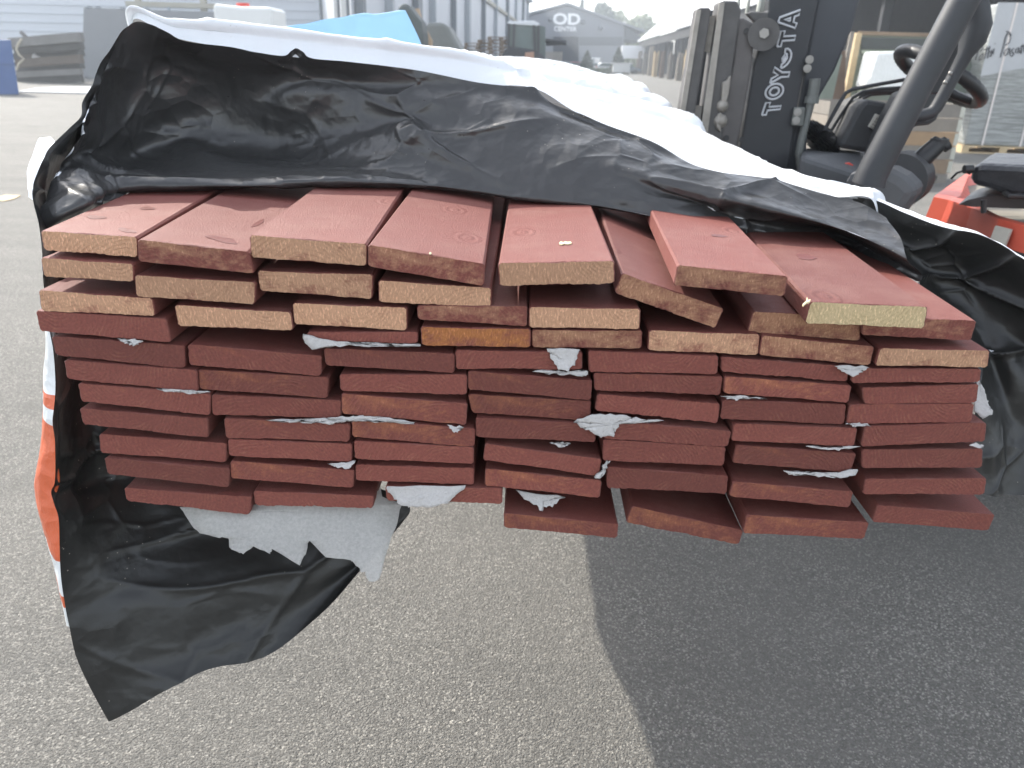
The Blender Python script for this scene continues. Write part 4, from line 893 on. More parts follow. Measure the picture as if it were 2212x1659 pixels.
for z0 in (0., .122):
    b.hexa([wq(-.03,-.03,z0),wq(2.2,-.03,z0),wq(2.2,1.1,z0),wq(-.03,1.1,z0)], [wq(-.03,-.03,z0+.022),wq(2.2,-.03,z0+.022),wq(2.2,1.1,z0+.022),wq(-.03,1.1,z0+.022)])
for a in (0,.68,1.4,2.05): b.hexa([wq(a-.03,-.028,.0221),wq(a+.1,-.028,.0221),wq(a+.1,1.1,.0221),wq(a-.03,1.1,.0221)], [wq(a-.03,-.028,.1219),wq(a+.1,-.028,.1219),wq(a+.1,1.1,.1219),wq(a-.03,1.1,.1219)])
b.build('pallet', PALW, wt)
# handwriting strokes measured on the photo (crop 5: d = 1897.5 + x/6.118, y/6.118)
def h5(x, y):
    d = ray(1897.5+x/6.118, y/6.118); o_ = Vector((0,0,CAMH)); p0 = wq(0,-.018,0); t = (p0-o_).dot(dn_)/d.dot(dn_); return o_+d*t
INK = plain('marker_ink', (.03,.03,.035), .6, .1, 9.)
ST = [[(1280,790),(1310,700),(1335,620)],[(1335,620),(1375,600),(1380,640),(1345,680)],[(1330,800),(1350,740),(1385,700),(1370,780),(1330,800)],[(1400,780),(1420,690),(1440,610)],[(1395,660),(1470,640)],[(1440,770),(1455,690),(1475,610)],[(1470,700),(1500,660),(1500,700),(1470,750),(1500,740)],[(1515,720),(1530,640)],[(1538,580),(1541,574)],
      [(1610,760),(1650,620),(1680,490)],[(1680,490),(1700,450),(1735,450),(1745,500),(1730,560),(1680,600)],[(1735,640),(1690,650),(1660,700),(1670,740),(1700,720),(1735,640),(1740,730)],[(1790,640),(1760,660),(1770,690),(1790,710),(1770,745),(1750,740)],[(1860,630),(1820,650),(1810,690),(1835,700),(1860,640),(1865,700)],[(1885,710),(1895,600)],[(1893,630),(1915,590),(1925,620),(1930,690)],[(1690,415),(1735,430),(1755,470)]]
b = MB()
for s_ in ST: b.tube([h5(*p) for p in s_], .011, 6)
b.build('handwriting', INK, wt)
# glass rack with pale timber frame, white bag, panes
def Yp(l_): return l_
gY = 16.
gr = thing('glass_rack', 'pale timber rack holding green glass panes under the dark shed', 'rack', tuple(q(1900, 300, gY)))
def bar3(mb, a, b_, Y, w_, dY=.08, cv=c3):
    A, B = q(*cv(*a), Y), q(*cv(*b_), Y); mb.tube([A, B], w_, 4)
b = MB(); bar3(b, (1226,196), (1125,720), gY, .075); gr1 = b.build('post', PALW, gr)
b = MB(); bar3(b, (1226,196), (1900,215), gY, .045); b.build('top_rail', PALB, gr)
b = MB(); bar3(b, (1190,190), (1085,700), gY-.3, .05); b.build('post', PALG, gr)
b = MB(); slab(b, [(1235,205),(1900,225),(1900,620),(1120,620)], gY+.1, gY+.2); b.build('glass_pane', GLAZ, gr)
b = MB(); slab(b, [(1242,222),(1900,240),(1900,298),(1246,290)], gY+.03, gY+.06); b.build('painted_reflection_band', plain('dark_reflection_tone', (.035,.042,.042), .15, .2, 2.), gr)  # dark slab painted in for a reflection along the top of the panes
b = MB(); slab(b, [(1250,300),(1900,310),(1900,330),(1248,318)], gY+.02, gY+.05); slab(b, [(1265,320),(1285,320),(1235,600),(1215,600)], gY+.02, gY+.05); b.build('inner_frame', plain('pale_green_trim', (.42,.46,.36), .6, .1, 4.), gr)
b = MB(); o_ = [(1335,318),(1350,308),(1480,305),(1640,310),(1650,530),(1400,545),(1282,520)]
slab(b, o_, gY-1., gY-.4); o = b.build('white_bag', plain('white_bag_fabric', (.82,.83,.80), .7, .04, 4., bsc=5., bd=.04), None, bevel=.06, at=q(*c3(1450,430), gY-.7)); tag(o, 'bulging white bag standing before the glass rack', 'bag')
b = MB(); slab(b, [(1045,440),(1062,440),(1000,640),(940,640)], 15., 15.1); slab(b, [(1000,500),(1100,300),(1130,330),(1060,640),(990,640)], 15.15, 15.25); o = b.build('leaning_glass', GLAZ, None, at=q(*c3(1020,560), 15.)); tag(o, 'green glass sheets leaning behind the mast hose', 'glass sheet')
b = MB(); slab(b, [(1040,320),(1150,300),(1145,700),(1010,730),(1005,560)], 15.4, 15.5); o = b.build('brown_post', BWOOD, None, at=q(*c3(1060,650), 15.4)); tag(o, 'broad dark brown post beside the leaning green glass', 'post')
b = MB(); slab(b, [(935,680),(1000,680),(1000,728),(925,728)], 15.3, 15.9); slab(b, [(945,650),(1000,650),(1000,676),(945,676)], 15.3, 15.9); o = b.build('wooden_crate', PALB, None, at=q(*c3(960,700), 15.4)); tag(o, 'low wooden crate by the brown post behind the mast', 'crate')
# ================================================================== long open shed on the right
sh = thing('open_shed', 'long open-fronted shed with white metal roof on the right side of the yard', 'shed', tuple(yd(12, 70)))
b = MB(); b.add([yd(10.4,17,4.95), yd(10.4,142,4.95), yd(16,142,9.8), yd(16,17,9.8)], [(0,1,2,3)])
b.add([yd(10.4,17,4.80), yd(10.4,142,4.80), yd(10.4,142,5.1), yd(10.4,17,5.1)], [(0,1,2,3)])
rf = b.build('roof', ROOFW, sh); rf.modifiers.new('thickness', 'SOLIDIFY').thickness = .06
b = MB()
for k in range(6):
    z = 5.35+k*.75; l = 10.4+(z-4.95)/4.85*5.6; b.ybox(l-.05, l+.02, 17.1, 141.9, z-.03, z+.05)
b.build('roof_seam', WORN, rf)
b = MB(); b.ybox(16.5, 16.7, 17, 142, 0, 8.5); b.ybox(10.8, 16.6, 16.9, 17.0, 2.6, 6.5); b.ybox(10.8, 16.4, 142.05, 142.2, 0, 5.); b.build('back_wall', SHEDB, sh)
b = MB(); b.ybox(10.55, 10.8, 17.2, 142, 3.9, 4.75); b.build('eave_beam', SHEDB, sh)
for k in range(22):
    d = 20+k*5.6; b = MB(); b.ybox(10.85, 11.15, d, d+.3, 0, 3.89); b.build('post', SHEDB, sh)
# upright bundles of fence posts along the shed front
random.seed(5)
for k, d in enumerate((62, 66, 70.5, 76, 82, 88, 95, 103, 112, 122, 132)):
    t = MB(); h = random.uniform(2.2, 3.6); l = 9.9+random.uniform(-.2, .2)
    for j in range(5):
        c_ = yd(l+(j % 2)*.26+random.uniform(-.05,.05), d+(j//2)*.3); t.tube([c_, c_+Vector((random.uniform(-.06,.1), 0, h*random.uniform(.85,1.05)))], [.13,.11], 8)
    o = t.build('post_bundle', [LOGW, PALG, BWOOD, PALW][k % 4], None, at=yd(l, d))
    tag(o, ['grey', 'weathered', 'dark brown', 'pale'][k % 4]+' upright timber posts leaning at the shed front, %s bundle from the near end' % ORD[k], 'post bundle', 'upright post bundles along the shed')
b = MB(); b.ybox(10.2, 11.4, 138, 139.2, 0, 2.6); o = b.build('timber_panel_stack', BWOOD, None, at=yd(10.8,138.5)); tag(o, 'brown upright panel stack at the far end of the shed', 'panel stack')
# ================================================================== grey hall with white letters
D0 = 146.
hall = thing('grey_hall', 'grey gabled hall with white letters and a dark open doorway at the yard end', 'hall', tuple(yd(-.5, D0+10)))
def hp(x, y, d=D0):                                          # pixel onto the hall's front plane
    r_ = ray(x, y); t = d/(r_.dot(EY)); return Vector((0,0,CAMH))+r_*t
def HL(x, y=100): return hp(x, y).dot(EX)
def HZ(y, x=1240): return hp(x, y).z
def face(mb, px, thick=.3, off=0.):
    P = [hp(x, y, D0+off) for x, y in px]; mb.prism(P, EY*thick)
zg = 155
b = MB(); face(b, [(1120,zg),(1348,zg),(1348,53),(1225.6,13),(1120,41)], 24.); b.build('wall', ODLO, hall)
b = MB(); face(b, [(1118,78),(1347,79),(1347,54.5),(1225.6,14.5),(1118,42.5)], .12, -.15); up_ = b.build('upper_cladding', ODUP, hall)
b = MB(); face(b, [(1251,79.5),(1346,79.5),(1346,98),(1251,98)], .1, -.14); b.build('dark_band', ODDK, hall)
b = MB(); face(b, [(1195,79.5),(1250,79.5),(1250,152),(1195,152)], .1, -.13); b.build('doorway', DOORK, hall)  # flat dark slab; the unlit interior's shade is put into its colour
b = MB()
for s_ in ((1110,41,1225.6,10.5),(1225.6,10.5,1392,70)):
    a, c_ = hp(s_[0], s_[1]), hp(s_[2], s_[3]); b.hexa([a-EY*.8, c_-EY*.8, c_+EY*24, a+EY*24], [a-EY*.8+Vector((0,0,.35)), c_-EY*.8+Vector((0,0,.35)), c_+EY*24+Vector((0,0,.35)), a+EY*24+Vector((0,0,.35))])
b.build('roof', plain('hall_roof', (.20,.21,.23), .5, .05, 1.), hall)
b = MB(); face(b, [(1350,84),(1385,90),(1385,80),(1350,58)], 20., .3); b.build('side_canopy', ODDK, hall)
def text(name, body, size, loc, mat, parent, ext=.05, yaw=YAW, off=.02, sx=1.):
    cu = bpy.data.curves.new(name, 'FONT'); cu.body = body; cu.size = size; cu.extrude = ext; cu.offset = off; cu.align_x = 'CENTER'; cu.align_y = 'CENTER'
    tmp = bpy.data.objects.new('tmp', cu); COL.objects.link(tmp); dg = bpy.context.evaluated_depsgraph_get(); dg.update()
    me = bpy.data.meshes.new_from_object(tmp.evaluated_get(dg)); bpy.data.objects.remove(tmp); me.name = name
    me.transform(Matrix.Rotation(-yaw, 4, 'Z') @ Matrix.Rotation(pi/2, 4, 'X') @ Matrix.Diagonal((sx, 1, 1, 1))); me.materials.clear(); me.materials.append(mat)
    o = bpy.data.objects.new(name, me); COL.objects.link(o); 
    if parent: o.parent = parent
    o.location = Vector(loc)-(wloc(parent) if parent else Vector()); return o
text('large_letters', 'OD', 2.35, hp(1224, 42.5, D0-.3), WSIGN, hall, off=.09, sx=1.28)
text('small_letters', 'CENTER', 1.0, hp(1221, 63, D0-.3), WSIGN, hall, off=.03, sx=1.05)
for x, y in ((1189,43),(1259,47),(1297,61)):
    b = MB(); b.ball(hp(x, y, D0-.45), .42, 12); b.tube([hp(x, y, D0-.4), hp(x, y, D0-.1)], .2, 8); b.build('wall_lamp', ODDK, hall)
# ================================================================== long pale hall on the left
lh = thing('long_hall', 'long pale hall with grey columns and a gutter running down the left side', 'hall', tuple(yd(-9, 90)))
b = MB(); P0 = yd(-8.2, 30.5); P1 = yd(-8.2, 141); PA = q(700, 100, 47.); PA.z = 0
zt_ = 10.3
b.hexa([Vector((PA.x,PA.y,0)), P0, P1, yd(-26,141)], [Vector((PA.x,PA.y,zt_)), P0+Vector((0,0,zt_)), P1+Vector((0,0,zt_)), yd(-26,141,zt_)]); b.build('wall', plain('white_curtain_wall', (.56,.58,.61), .6, .06, .4), lh)
for k, d in enumerate((31, 36, 42, 47, 55, 62, 73, 84, 98, 112, 127, 139)):
    b = MB(); w2_ = .55 if k % 3 == 2 else .2; b.ybox(-8.18, -7.85, d, d+w2_*2, 0, zt_-.1); b.build('column', WALLD if k % 2 == 0 else plain('light_column_grey', (.34,.37,.40), .6, .1, 2.), lh)
b = MB(); b.ybox(-8.6, -7.3, 30, 142, zt_+.05, zt_+.35); b.build('eave', plain('pale_eave', (.50,.53,.55), .6, .1, 2.), lh)
b = MB(); b.ybox(-8.15, -7.95, 30.5, 141, 6.2, 6.5); b.build('rail_band', CREAM, lh)
b = MB(); a = Vector((PA.x,PA.y,0)); e_ = P0-a; e_.normalize(); nv = Vector((e_.y,-e_.x,0)); nv = nv if nv.y < 0 else -nv
for t0, t1, m_ in ((.0,.05,0),(.62,.72,1),(.84,.97,1)):
    A = a+(P0-a)*t0+nv*.02; B_ = a+(P0-a)*t1+nv*.02; b = MB(); b.prism([A, B_, B_+Vector((0,0,zt_)), A+Vector((0,0,zt_))], nv*.1); b.build('end_pilaster', WALLD, lh)
# big pale wall to the far left
wl = MB(); A = q(-400, 100, 50.); B_ = q(702, 100, 50.)
wl.box((A.x, 50, 0), (B_.x, 51, 11)); bw = thing('pale_building', 'wide plain pale sheet-metal building across the left background', 'building', ((A.x+B_.x)/2, 50.5, 0)); wl.build('wall', WALLM, bw)
b = MB()
for k in range(22): b.box((A.x, 49.955, .5+k*.48), (B_.x, 49.998, .52+k*.48))
b.build('cladding_joint', plain('cladding_shadow_gap', (.42,.45,.49), .6, .03, 1.), bw)
# ================================================================== left yard things
def cz1(x, y): return (x/5.829, y/5.829)
b = MB(); gp = gz(180, 169); dP = gp.y-1.
def z1(x, y, Y): return q(*cz1(x, y), Y)
P = [z1(1055,95,dP), z1(2700,150,dP), z1(2700,1010,dP), z1(1030,985,dP)]; b.prism(P, (0,.4,0)); pn = b.build('steel_plate_wall', PANEL, None, at=sum(P, Vector())/4); tag(pn, 'large flat grey panel standing upright before the pale building', 'panel')
for k, x in enumerate((1125,1240,1545,1860)):
    b = MB(); b.ball(z1(x, 100+(x-1055)*.034, dP+.1), .13, 10, sc=(1.6,1,.8)); b.build('lifting_knob', WALLD, pn) if False else None
    o = b.build('lifting_lug', WALLD, pn)
b = MB(); b.tube([z1(870,1050,dP-1.), z1(1050,965,dP)], .12, 6); o = b.build('prop_bar', plain('prop_grey', (.30,.30,.32), .6, .1, 2.), None, at=z1(960,1000,dP)); tag(o, 'short grey bar propped against the foot of the grey panel', 'bar')
# beam rack: cream beams crossing
rk = thing('beam_rack', 'cream beams on posts rising behind the grey panel', 'rack', tuple(q(330, 150, 36.)))
b = MB(); A = z1(1590,45,46.); B_ = z1(2900,85,46.); b.tube([A, B_], .17, 4); b.build('beam', CREAM, rk)
for x in (1735, 2560):
    b = MB(); A = z1(x,-60,46.2); B_ = z1(x+20,300,46.2); b.tube([A, B_, Vector((B_.x, B_.y, 0))], .2, 4); b.build('post', CREAM, rk)
b = MB(); b.tube([z1(2130,90,45.9), z1(2125,270,45.9)], .09, 6); b.build('blue_post', plain('pale_blue_post', (.36,.42,.48), .6, .1, 2.), rk)
# scrap beams
random.seed(12)
bmats = [plain('grey_beam', (.15,.145,.14), .8, .3, 2.), plain('dark_beam', (.055,.055,.055), .85, .3, 2.), plain('brown_beam', (.09,.07,.055), .85, .3, 2.), plain('pale_beam', (.36,.35,.34), .8, .2, 2.)]
BL = ['broad grey beam rising to the right on top of the scrap pile', 'dark beam just under the broad grey top beam of the scrap pile', 'second thin grey beam along the top of the scrap pile',
      'dark upper-middle beam of the scrap pile beside the grey panel', 'brown beam in the middle of the scrap pile', 'short pale board lying in the middle of the scrap pile', 'dark beam below the pale board in the scrap pile',
      'long pale beam low in the scrap pile', 'grey beam directly under the long pale beam of the scrap pile', 'dark bottom beam of the scrap pile at left', 'dark bottom beam of the scrap pile beside the panel foot',
      'small pale block at the left end of the scrap pile', 'short pale stub sloping down in the left of the scrap pile', 'short brown batten between the two pale blocks', 'thin bar sticking up from the left of the scrap pile', 'small grey lump on top of the scrap pile']
BM = [((140,540),(1030,465),0,.30),((200,630),(1030,560),1,.32),((150,580),(1030,520),0,.22),((210,740),(1030,640),1,.34),((230,800),(1030,740),2,.28),((580,775),(960,740),3,.10),((230,850),(1030,800),1,.34),((210,905),(1020,920),3,.16),((230,940),(1030,900),0,.2),((240,990),(1030,990),1,.28),((300,1010),(1020,960),1,.2),((220,760),(300,740),3,.16),((420,700),(500,750),3,.14),((240,700),(470,700),2,.12),((260,400),(350,490),0,.10),((540,470),(610,480),0,.16)]
for k, (a, c_, m_, w_) in enumerate(BM):
    b = MB(); Y = 38.5+(k % 4)*.35; w_ *= .92; A, B_ = z1(*a, Y), z1(*c_, Y); A.z = max(A.z, .15); B_.z = max(B_.z, .15); b.tube([A, B_], w_, 4)
    o = b.build('scrap_beam', bmats[m_], None, at=(A+B_)/2)
    tag(o, BL[k], 'beam', 'scrap beams piled left of the grey panel')
    if False: pass
# make the beam labels differ by colour group
b = MB(); b.tube([z1(*p, 38.) for p in ((270,490),(230,560),(205,620),(240,690),(300,740),(240,800),(205,880))], .05, 6); o = b.build('rope', plain('old_rope', (.42,.38,.30), .9, .2, 5.), None, at=z1(230,650,31.)); tag(o, 'frayed pale rope hanging over the scrap beam pile', 'rope')
# blue container
g0 = gz(38, 205); b = MB(); Yc = g0.y
P = [z1(-260,500,Yc), z1(135,500,Yc), z1(240,1190,Yc), z1(-260,1200,Yc)]
bb = thing('blue_container', 'blue metal box with tapered side at the left edge of the yard', 'container', (g0.x-.6, Yc+.6, 0))
b.prism(P, (-.85,1.3,0)); b.build('box', BLUEB, bb, bevel=.02)
b = MB(); b.prism([z1(-260,800,Yc-.03), z1(185,805,Yc-.03), z1(190,820,Yc-.03), z1(-260,815,Yc-.03)], (0,.02,0)); b.build('rib', plain('blue_rib', (.035,.08,.2), .5, .1, 2.), bb)
b = MB(); P = [gz(40,200), gz(205,204), gz(240,218), gz(300,214), gz(260,190), gz(150,189), gz(80,192)]; b.prism([p+Vector((0,0,.01)) for p in P], (0,0,.03)); o = b.build('metal_plate', plain('pale_metal_plate', (.30,.33,.36), .5, .1, 1.), None, at=sum(P, Vector())/7); tag(o, 'flat pale blue-grey plate lying on the ground by the blue box', 'plate')
b = MB(); P = [gz(-20,432), gz(12,422), gz(45,424), gz(30,431), gz(8,436)]; b.prism([p+Vector((0,0,.003)) for p in P], (0,0,.006)); o = b.build('wood_scrap', PALW, None, at=sum(P, Vector())/5); tag(o, 'thin pale wood splinter lying on the asphalt at far left', 'wood scrap')
# white liquid tank with red cap
ib = thing('tank', 'white plastic liquid tank with red cap before the pale building', 'tank', tuple(q(525, 60, 17.)))
def t2(x, y, Y): return q(379.5+x/5.829, y/5.829, Y)
b = MB(); P = [t2(462,60,17.), t2(500,45,17.), t2(820,80,17.), t2(1190,85,17.), t2(1215,130,17.), (lambda v: Vector((v.x, v.y, .15)))(t2(1215,400,17.)), (lambda v: Vector((v.x, v.y, .15)))(t2(462,400,17.))]; b.prism(P, (0,1.,0)); b.build('body', IBCW, ib, bevel=.06)
b = MB(); c_ = t2(850,82,17.4); b.tube([c_+Vector((0,0,-.05)), c_+Vector((0,0,.06))], .13, 20); b.build('cap', REDC, ib, bevel=.01)
b = MB(); 
for k in range(5): x = t2(462+k*188,200,16.97); b.tube([Vector((x.x,16.95,.0)), Vector((x.x,16.95,1.75))], .02, 6)
b.build('cage', CHRM, ib)
# tarp covered heap, wooden post, dark shrub-like tarp
def t3(x, y, Y): return q(704.8+x/4.534, y/4.534, Y)
b = MB(); P = [t3(985,222,30.), t3(1150,220,30.), t3(1200,270,30.), t3(1340,520,30.), t3(1420,700,30.), t3(900,700,30.), t3(940,380,30.)]; b.prism(P, (0,2.5,0)); o = b.build('tarp_heap', GREYT, None, bevel=.12, at=t3(1150,450,31.)); tag(o, 'heap under a sloping grey-green tarp beside the pale hall', 'covered heap')
b = MB(); b.prism([t3(855,90,29.), t3(905,80,29.), t3(930,180,29.), t3(985,300,29.), t3(1035,400,29.), t3(1020,560,29.), t3(965,560,29.), t3(955,400,29.), t3(925,260,29.), t3(895,150,29.), t3(862,130,29.)], (0,.3,0)); o = b.build('leaning_post', plain('tan_post', (.42,.30,.19), .8, .3, 1.5), None, at=t3(940,300,29.)); tag(o, 'tan wooden post leaning beside the blue plastic sheet', 'post')
b = MB(); P = [t3(695,90,27.), t3(730,40,27.), t3(790,30,27.), t3(850,110,27.), t3(930,210,27.), t3(950,320,27.), t3(960,600,27.), t3(760,600,27.)]; b.prism(P, (0,1.5,0)); o = b.build('dark_tarp', plain('dark_green_tarp', (.055,.07,.07), .7, .3, 2., bsc=5., bd=.04), None, bevel=.1, at=t3(820,200,28.)); tag(o, 'dark green tarp over a tall narrow load behind the blue sheet', 'tarp')
# pallets stacked
random.seed(3)
def pallet_mesh():
    b = MB()
    for y in (0,.35,.7): b.box((0,y,0),(1.2,y+.1,.02))
    for x in (0,.53,1.06):
        for y in (0,.35,.7): b.box((x,y,.0201),(x+.14,y+.1,.1))
    for k in range(7): b.box((0,k*.12,.1001),(1.2,k*.12+.09,.12))
    return b
proto = None; pc = 0
for (x, y0, nP, D_, ang) in ((1352,320,15,38.,.05),(1480,318,16,38.6,-.03),(1600,270,17,38.4,.08),(1700,300,16,39.,.0)):
    bx = t3(x, 400, D_)
    for k in range(nP):
        if proto is None:
            proto = pallet_mesh().build('wooden_pallet', PALB); o = proto
        else: o = proto.copy(); COL.objects.link(o)
        o.location = (bx.x+random.uniform(-.05,.05), D_+random.uniform(-.05,.05), k*.145+.005*0); o.rotation_euler = (0,0,ang+random.uniform(-.04,.04))
        if pc % 3 == 1: pass
        tag(o, 'brown wooden pallet in the stacks left of the wheel loader', 'pallet', 'brown pallets stacked left of the wheel loader'); pc += 1
# wheel loader
wlD = 33.
wlr = thing('wheel_loader', 'wheel loader with glazed cab and pale roof in front of the grey hall', 'wheel loader', tuple(t3(1930, 700, wlD+1.)))
def c2q(x, y, Y): return q(*c2(x, y), Y)
b = MB(); P = [c2q(985,135,wlD), c2q(1150,130,wlD), c2q(1185,150,wlD), c2q(1185,165,wlD), c2q(985,152,wlD)]; b.prism(P, (0,1.5,0)); b.build('cab_roof', ROOFW, wlr, bevel=.03)
b = MB(); P = [c2q(992,154,wlD+.08), c2q(1170,162,wlD+.08), c2q(1178,330,wlD+.08), c2q(1090,335,wlD+.08), c2q(990,310,wlD+.08)]; b.prism(P, (0,1.3,0)); b.build('cab_glass', CABG, wlr)
b = MB()
for (x, y), (u, v) in (((992,150),(988,312)),((1148,158),(1158,340)),((1178,160),(1176,370)),((1025,152),(1020,300)),((992,300),(1160,322))): b.tube([c2q(x,y,wlD), c2q(u,v,wlD)], .06, 4)
b.build('cab_frame', DGREY, wlr)
b = MB(); P = [c2q(1186,160,wlD+.4), c2q(1222,170,wlD+.4), c2q(1222,370,wlD+.4), c2q(1180,370,wlD+.4)]; b.prism(P, (0,1.,0)); b.build('side_door', CABG, wlr)
b = MB(); P = [c2q(950,340,wlD-.2), c2q(975,305,wlD-.2), c2q(1060,300,wlD-.2), c2q(1180,330,wlD-.2), c2q(1225,360,wlD-.2), c2q(1225,470,wlD-.2), c2q(940,470,wlD-.2)]; b.prism(P, (0,2.,0)); b.build('body', DGREY, wlr, bevel=.08)
b = MB(); b.prism([c2q(1095,330,wlD-.3), c2q(1150,325,wlD-.3), c2q(1150,380,wlD-.3), c2q(1090,380,wlD-.3)], (0,.08,0)); b.build('orange_panel', plain('faded_orange', (.45,.26,.18), .6, .1, 2.), wlr)
b = MB(); b.tube([c2q(1222,255,wlD+1), c2q(1290,262,wlD+1), c2q(1352,272,wlD+1)], .09, 6); b.tube([c2q(1225,280,wlD+1), c2q(1340,272,wlD+1)], .06, 6); b.build('mirror_arm', DGREY, wlr)
b = MB()
for x in (1010, 1180): p = c2q(x, 520, wlD-.4); b.tube([Vector((p.x,wlD-.45,.65)), Vector((p.x,wlD-.05,.65))], .65, 28)
b.build('tyre', TYRE, wlr)
for x in (1310,1355):
    b = MB(); b.ball(c2q(x,304,wlD+20), .12, 8); o = b.build('work_lamp', WSIGN, None, at=c2q(x,304,wlD+20)) if False else None
# ================================================================== cars, hedge, bins at the yard end
def car(l, d, paint, label, L_=4.4, W_=1.8, Hh=1.5, van=False, ang=0.):
    t = thing('parked_car' if not van else 'parked_van', label, 'car' if not van else 'van', tuple(yd(l, d)), 'vehicles parked before the grey hall'); t.rotation_euler = (0, 0, -YAW+ang)
    O = Vector(t.location)
    def mk(n, mb, mt, par, bv=.0):
        me_ = mb.build(n, mt, None, bevel=bv); me_.parent = par; return me_
    b = MB(); zr = Hh
    if van: prof = [(-L_/2,.35),(L_/2,.35),(L_/2,1.0),(L_/2-.5,1.15),(L_/2-1.1,zr),(-L_/2,zr)]
    else: prof = [(-L_/2,.35),(L_/2,.35),(L_/2,.75),(L_/2-1.1,.95),(L_/2-1.7,zr),(-L_/2+.7,zr),(-L_/2,.95)]
    b.prism([Vector((x,-W_/2,z)) for x, z in prof], (0,W_,0)); mk('body', b, paint, t, .1)
    b = MB(); b.prism([Vector((x,-W_/2-.01,z)) for x, z in ([(-L_/2+.25,1.0),(L_/2-1.25,1.0),(L_/2-1.75,zr-.08),(-L_/2+.75,zr-.08)] if not van else [(L_/2-1.7,1.1),(L_/2-.75,1.15),(L_/2-1.2,zr-.1),(L_/2-1.7,zr-.1)])], (0,.03,0))
    b.box((-L_/2-.02,-W_/2+.25,1.0),(-L_/2+.3,W_/2-.25,1.0+(zr-1.1)*.9)); mk('window', b, CABG, t)
    for s_ in (-1, 1):
        b = MB(); b.box((-L_/2-.03,s_*(W_/2-.22)-.1,.8),(-L_/2+.02,s_*(W_/2-.22)+.1,.98)); mk('tail_light', b, REDC, t)
    for x in (-L_/2+.8, L_/2-.85):
        for s_ in (-1, 1):
            b = MB(); b.tube([(x,s_*W_/2-.09*s_-.1,.33),(x,s_*W_/2-.09*s_+.1,.33)], .33, 16); mk('wheel', b, TYRE, t)
def lat(x, d): return (hp(x, 140, d)).dot(EX)
car(lat(1221,128), 128, CARG, 'silver car parked left of the cone-shaped conifer', ang=.3)
car(lat(1250,133), 133, CARR, 'red car half hidden between the silver car and the conifer', ang=.2)
car(lat(1281,131), 131, CARW, 'white van parked just right of the narrow conifer', Hh=2.15, L_=4.9, van=True, ang=1.3)
car(lat(1311,129), 129, CARW, 'white car parked between the two conifers', ang=.5)
car(lat(1352,128), 128, CARB, 'blue-grey car parked behind the white bin', ang=.2)
def foliage(name, parent, pts_fn, n, size, mats, seed, squash=1.):
    rnd = random.Random(seed); b = MB()
    for i in range(n):
        p = pts_fn(rnd); u = Vector((rnd.gauss(0,1), rnd.gauss(0,1), rnd.gauss(0,1))).normalized(); v = u.orthogonal().normalized(); w3 = u.cross(v)
        a = rnd.uniform(0, 6.28); v2 = v*cos(a)+w3*sin(a); w4 = u.cross(v2); s_ = size*rnd.uniform(.6, 1.3)
        b.add([p-v2*s_-w4*s_*.5, p+v2*s_*.2-w4*s_*.8, p+v2*s_+w4*s_*.3, p-v2*s_*.3+w4*s_*.8], [(0,1,2,3)], rnd.randrange(len(mats)))
    return b.build(name, mats, parent)
LG = [plain('leaf_dark', (.035,.055,.03), .7, .3, 1.), plain('leaf_mid', (.06,.09,.04), .7, .3, 1.)]
LP = [plain('leaf_spring', (.16,.20,.08), .7, .3, 1.), plain('leaf_pale', (.24,.26,.13), .7, .3, 1.)]
def tree(name, label, l, d, H, R_, mats, n, size, base=.25, group=None, cone=False, seed=1, clumps=9):
    t = thing(name, label, 'tree', tuple(yd(l, d)), group); rnd = random.Random(seed); O = yd(l, d)
    b = MB(); b.tube([O, O+Vector((.1,0,H*.5)), O+Vector((0,0,H*.9))], [H*.022, H*.014, H*.004], 8)
    for k in range(6):
        z = H*(base+.1*k); a = rnd.uniform(0,6.28); r2 = R_*.7*(1-(z/H)*.6); b.tube([O+Vector((0,0,z)), O+Vector((cos(a)*r2, sin(a)*r2, z+H*.08))], [H*.008, H*.002], 5)
    b.build('trunk', BWOOD, t)
    cl = [(rnd.uniform(-.75,.75), rnd.uniform(-.75,.75), rnd.uniform(base+.1, .92), rnd.uniform(.28,.5)) for _ in range(clumps)]
    def pf(r):
        if cone:
            z = r.uniform(base, 1.); rr = R_*(1-(z-base)/(1-base))**.8*r.uniform(.55,1.05)*(1+.15*sin(z*40)); a = r.uniform(0,6.28); return O+Vector((cos(a)*rr, sin(a)*rr, z*H))
        c_ = r.choice(cl); v = Vector((r.gauss(0,1), r.gauss(0,1), r.gauss(0,1))).normalized()*c_[3]*r.uniform(.5,1)*R_
        k = sqrt(max(.15, 1-((c_[2]-.6)/.5)**2)); return O+Vector((c_[0]*R_*k, c_[1]*R_*k, c_[2]*H))+v
    foliage('crown', t, pf, n, size, mats, seed); return t
def TR(x, ytop, d): 
    p = hp(x, ytop, d); return p.dot(EX), p.z
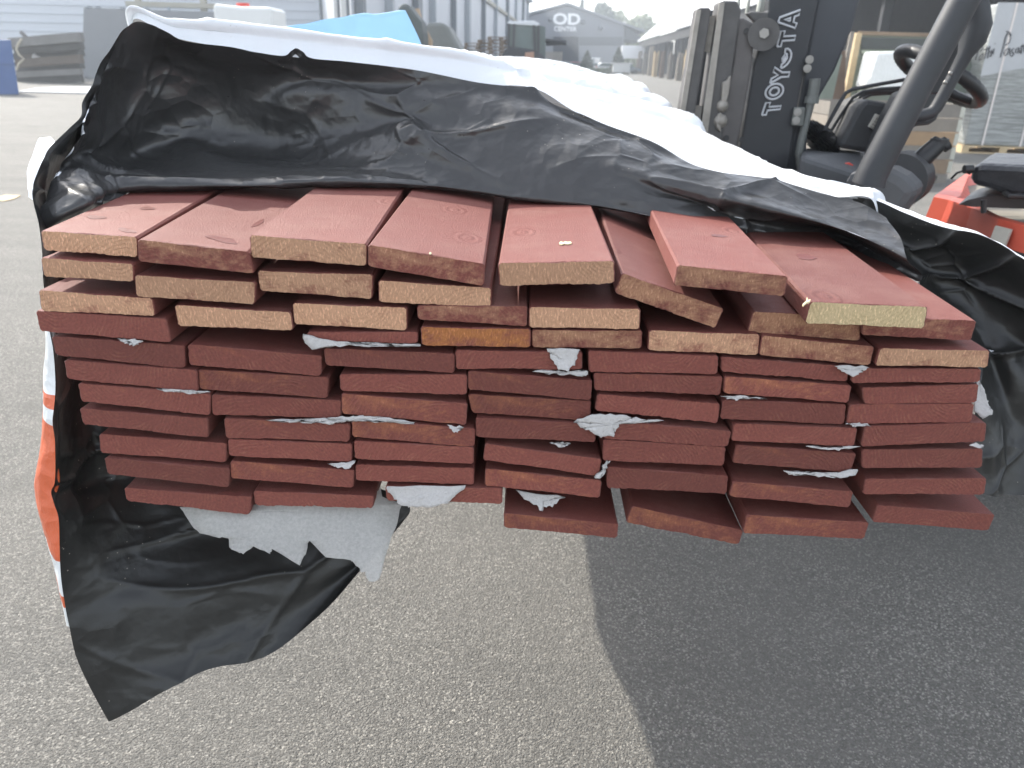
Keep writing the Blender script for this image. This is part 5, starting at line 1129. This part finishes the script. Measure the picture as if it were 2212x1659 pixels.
for nm, lab, x, yt, d, R_, mt, n, sz, cone, base, seed in (
    ('conifer', 'dark spruce top rising behind the grey hall roof', 1258, 0, 190, 2.2, LG, 1600, .35, True, .2, 1),
    ('broadleaf_tree', 'round dark tree behind the right slope of the grey hall roof', 1292, 8, 195, 4.6, LG, 2600, .45, False, .3, 2),
    ('broadleaf_tree', 'smaller dark tree just right of the round one behind the hall', 1312, 26, 192, 3.0, LG, 1500, .4, False, .3, 12),
    ('birch_tree', 'pale spring-green tree behind the right end of the grey hall', 1352, 26, 200, 5., LP, 1500, .4, False, .2, 3),
    ('birch_tree', 'pale spring-green tree behind the corner of the shed roof', 1392, 38, 205, 5., LP, 1500, .4, False, .2, 4),
    ('birch_tree', 'low yellow-green tree seen under the hall canopy', 1366, 75, 180, 4., LP, 1500, .4, False, .05, 6)):
    l, z = TR(x, yt, d); tree(nm, lab, l, d, z, R_, mt, n, sz, base, 'trees behind the grey hall', cone, seed)
TH = [plain('thuja_green', (.05,.075,.035), .8, .3, 2.), plain('thuja_dark', (.03,.045,.022), .8, .3, 2.)]
for x, yt, lab, R_ in ((1269, 110, 'narrow pointed conifer between the silver car and the white van', 1.15), (1337, 104, 'broader columnar conifer beside the white bin', 1.3)):
    l, z = TR(x, yt, 124); tree('thuja', lab, l, 124, z, R_, TH, 1800, .16, .04, 'clipped conifers before the grey hall', True, int(x))
b = None
def hf(r): return yd(lat(1262,123)+r.uniform(-3.6,3.8), 123+r.uniform(-.5,.5), r.uniform(0,.75)*(1-.3*r.random()))
hg = foliage('low_hedge', None, hf, 5000, .12, [LG[1], LP[0]], 9); tag(hg, 'low green hedge strip at the foot of the two conifers', 'hedge'); hg['kind'] = 'stuff'
b = MB(); l = lat(1343,118); b.ybox(l-1.2, l+1.2, 118, 119.6, .25, 1.35); bn = thing('waste_bin', 'white lidded bin standing before the broader conifer', 'bin', tuple(yd(l,118.8))); b.build('body', IBCW, bn, bevel=.05)
b = MB(); b.ybox(l-1.45, l+1.45, 117.9, 119.7, 1.36, 1.5); b.build('lid', CARW, bn, bevel=.03)
b = MB(); b.ybox(l-1.1, l-.9, 118.1, 118.3, 0, .25); b.ybox(l+.9, l+1.1, 118.1, 118.3, 0, .25); b.build('foot', DGREY, bn)
l = lat(1191,110); b = MB()
for k in range(9): b.ybox(l-1.+k*.27, l-.78+k*.27, 110, 110.1, 0, 2.65)
b.ybox(l-1.0, l+1.4, 110.11, 110.2, 2.2, 2.35); o = b.build('board_fence', LOGW, None, at=yd(l,110)); tag(o, 'upright grey board fence panel left of the dark doorway', 'fence')
b = MB(); l = lat(1367,134); b.ybox(l-1.9, l+1.9, 134, 136, 2.2, 4.1); wv = b.build('white_awning', WSIGN, None, at=yd(l,134)); tag(wv, 'small bright white box body under the hall canopy', 'box body')

# ------------------------------------------------------------------ thin air haze
hz = MB(); hz.box((-330,-70,-1),(330,430,26)); hm = bpy.data.materials.new('thin_haze'); hm.use_nodes = True; ht = hm.node_tree
ht.nodes.remove(ht.nodes['Principled BSDF']); pv = ht.nodes.new('ShaderNodeVolumePrincipled'); pv.inputs['Color'].default_value = (.86,.93,1,1); pv.inputs['Density'].default_value = .0022; pv.inputs['Anisotropy'].default_value = .35
ht.links.new(pv.outputs[0], ht.nodes['Material Output'].inputs['Volume'])
ho_ = hz.build('haze', hm); ho_['kind'] = 'stuff'; ho_['label'] = 'thin pale haze filling the air of the yard'; ho_['category'] = 'haze'
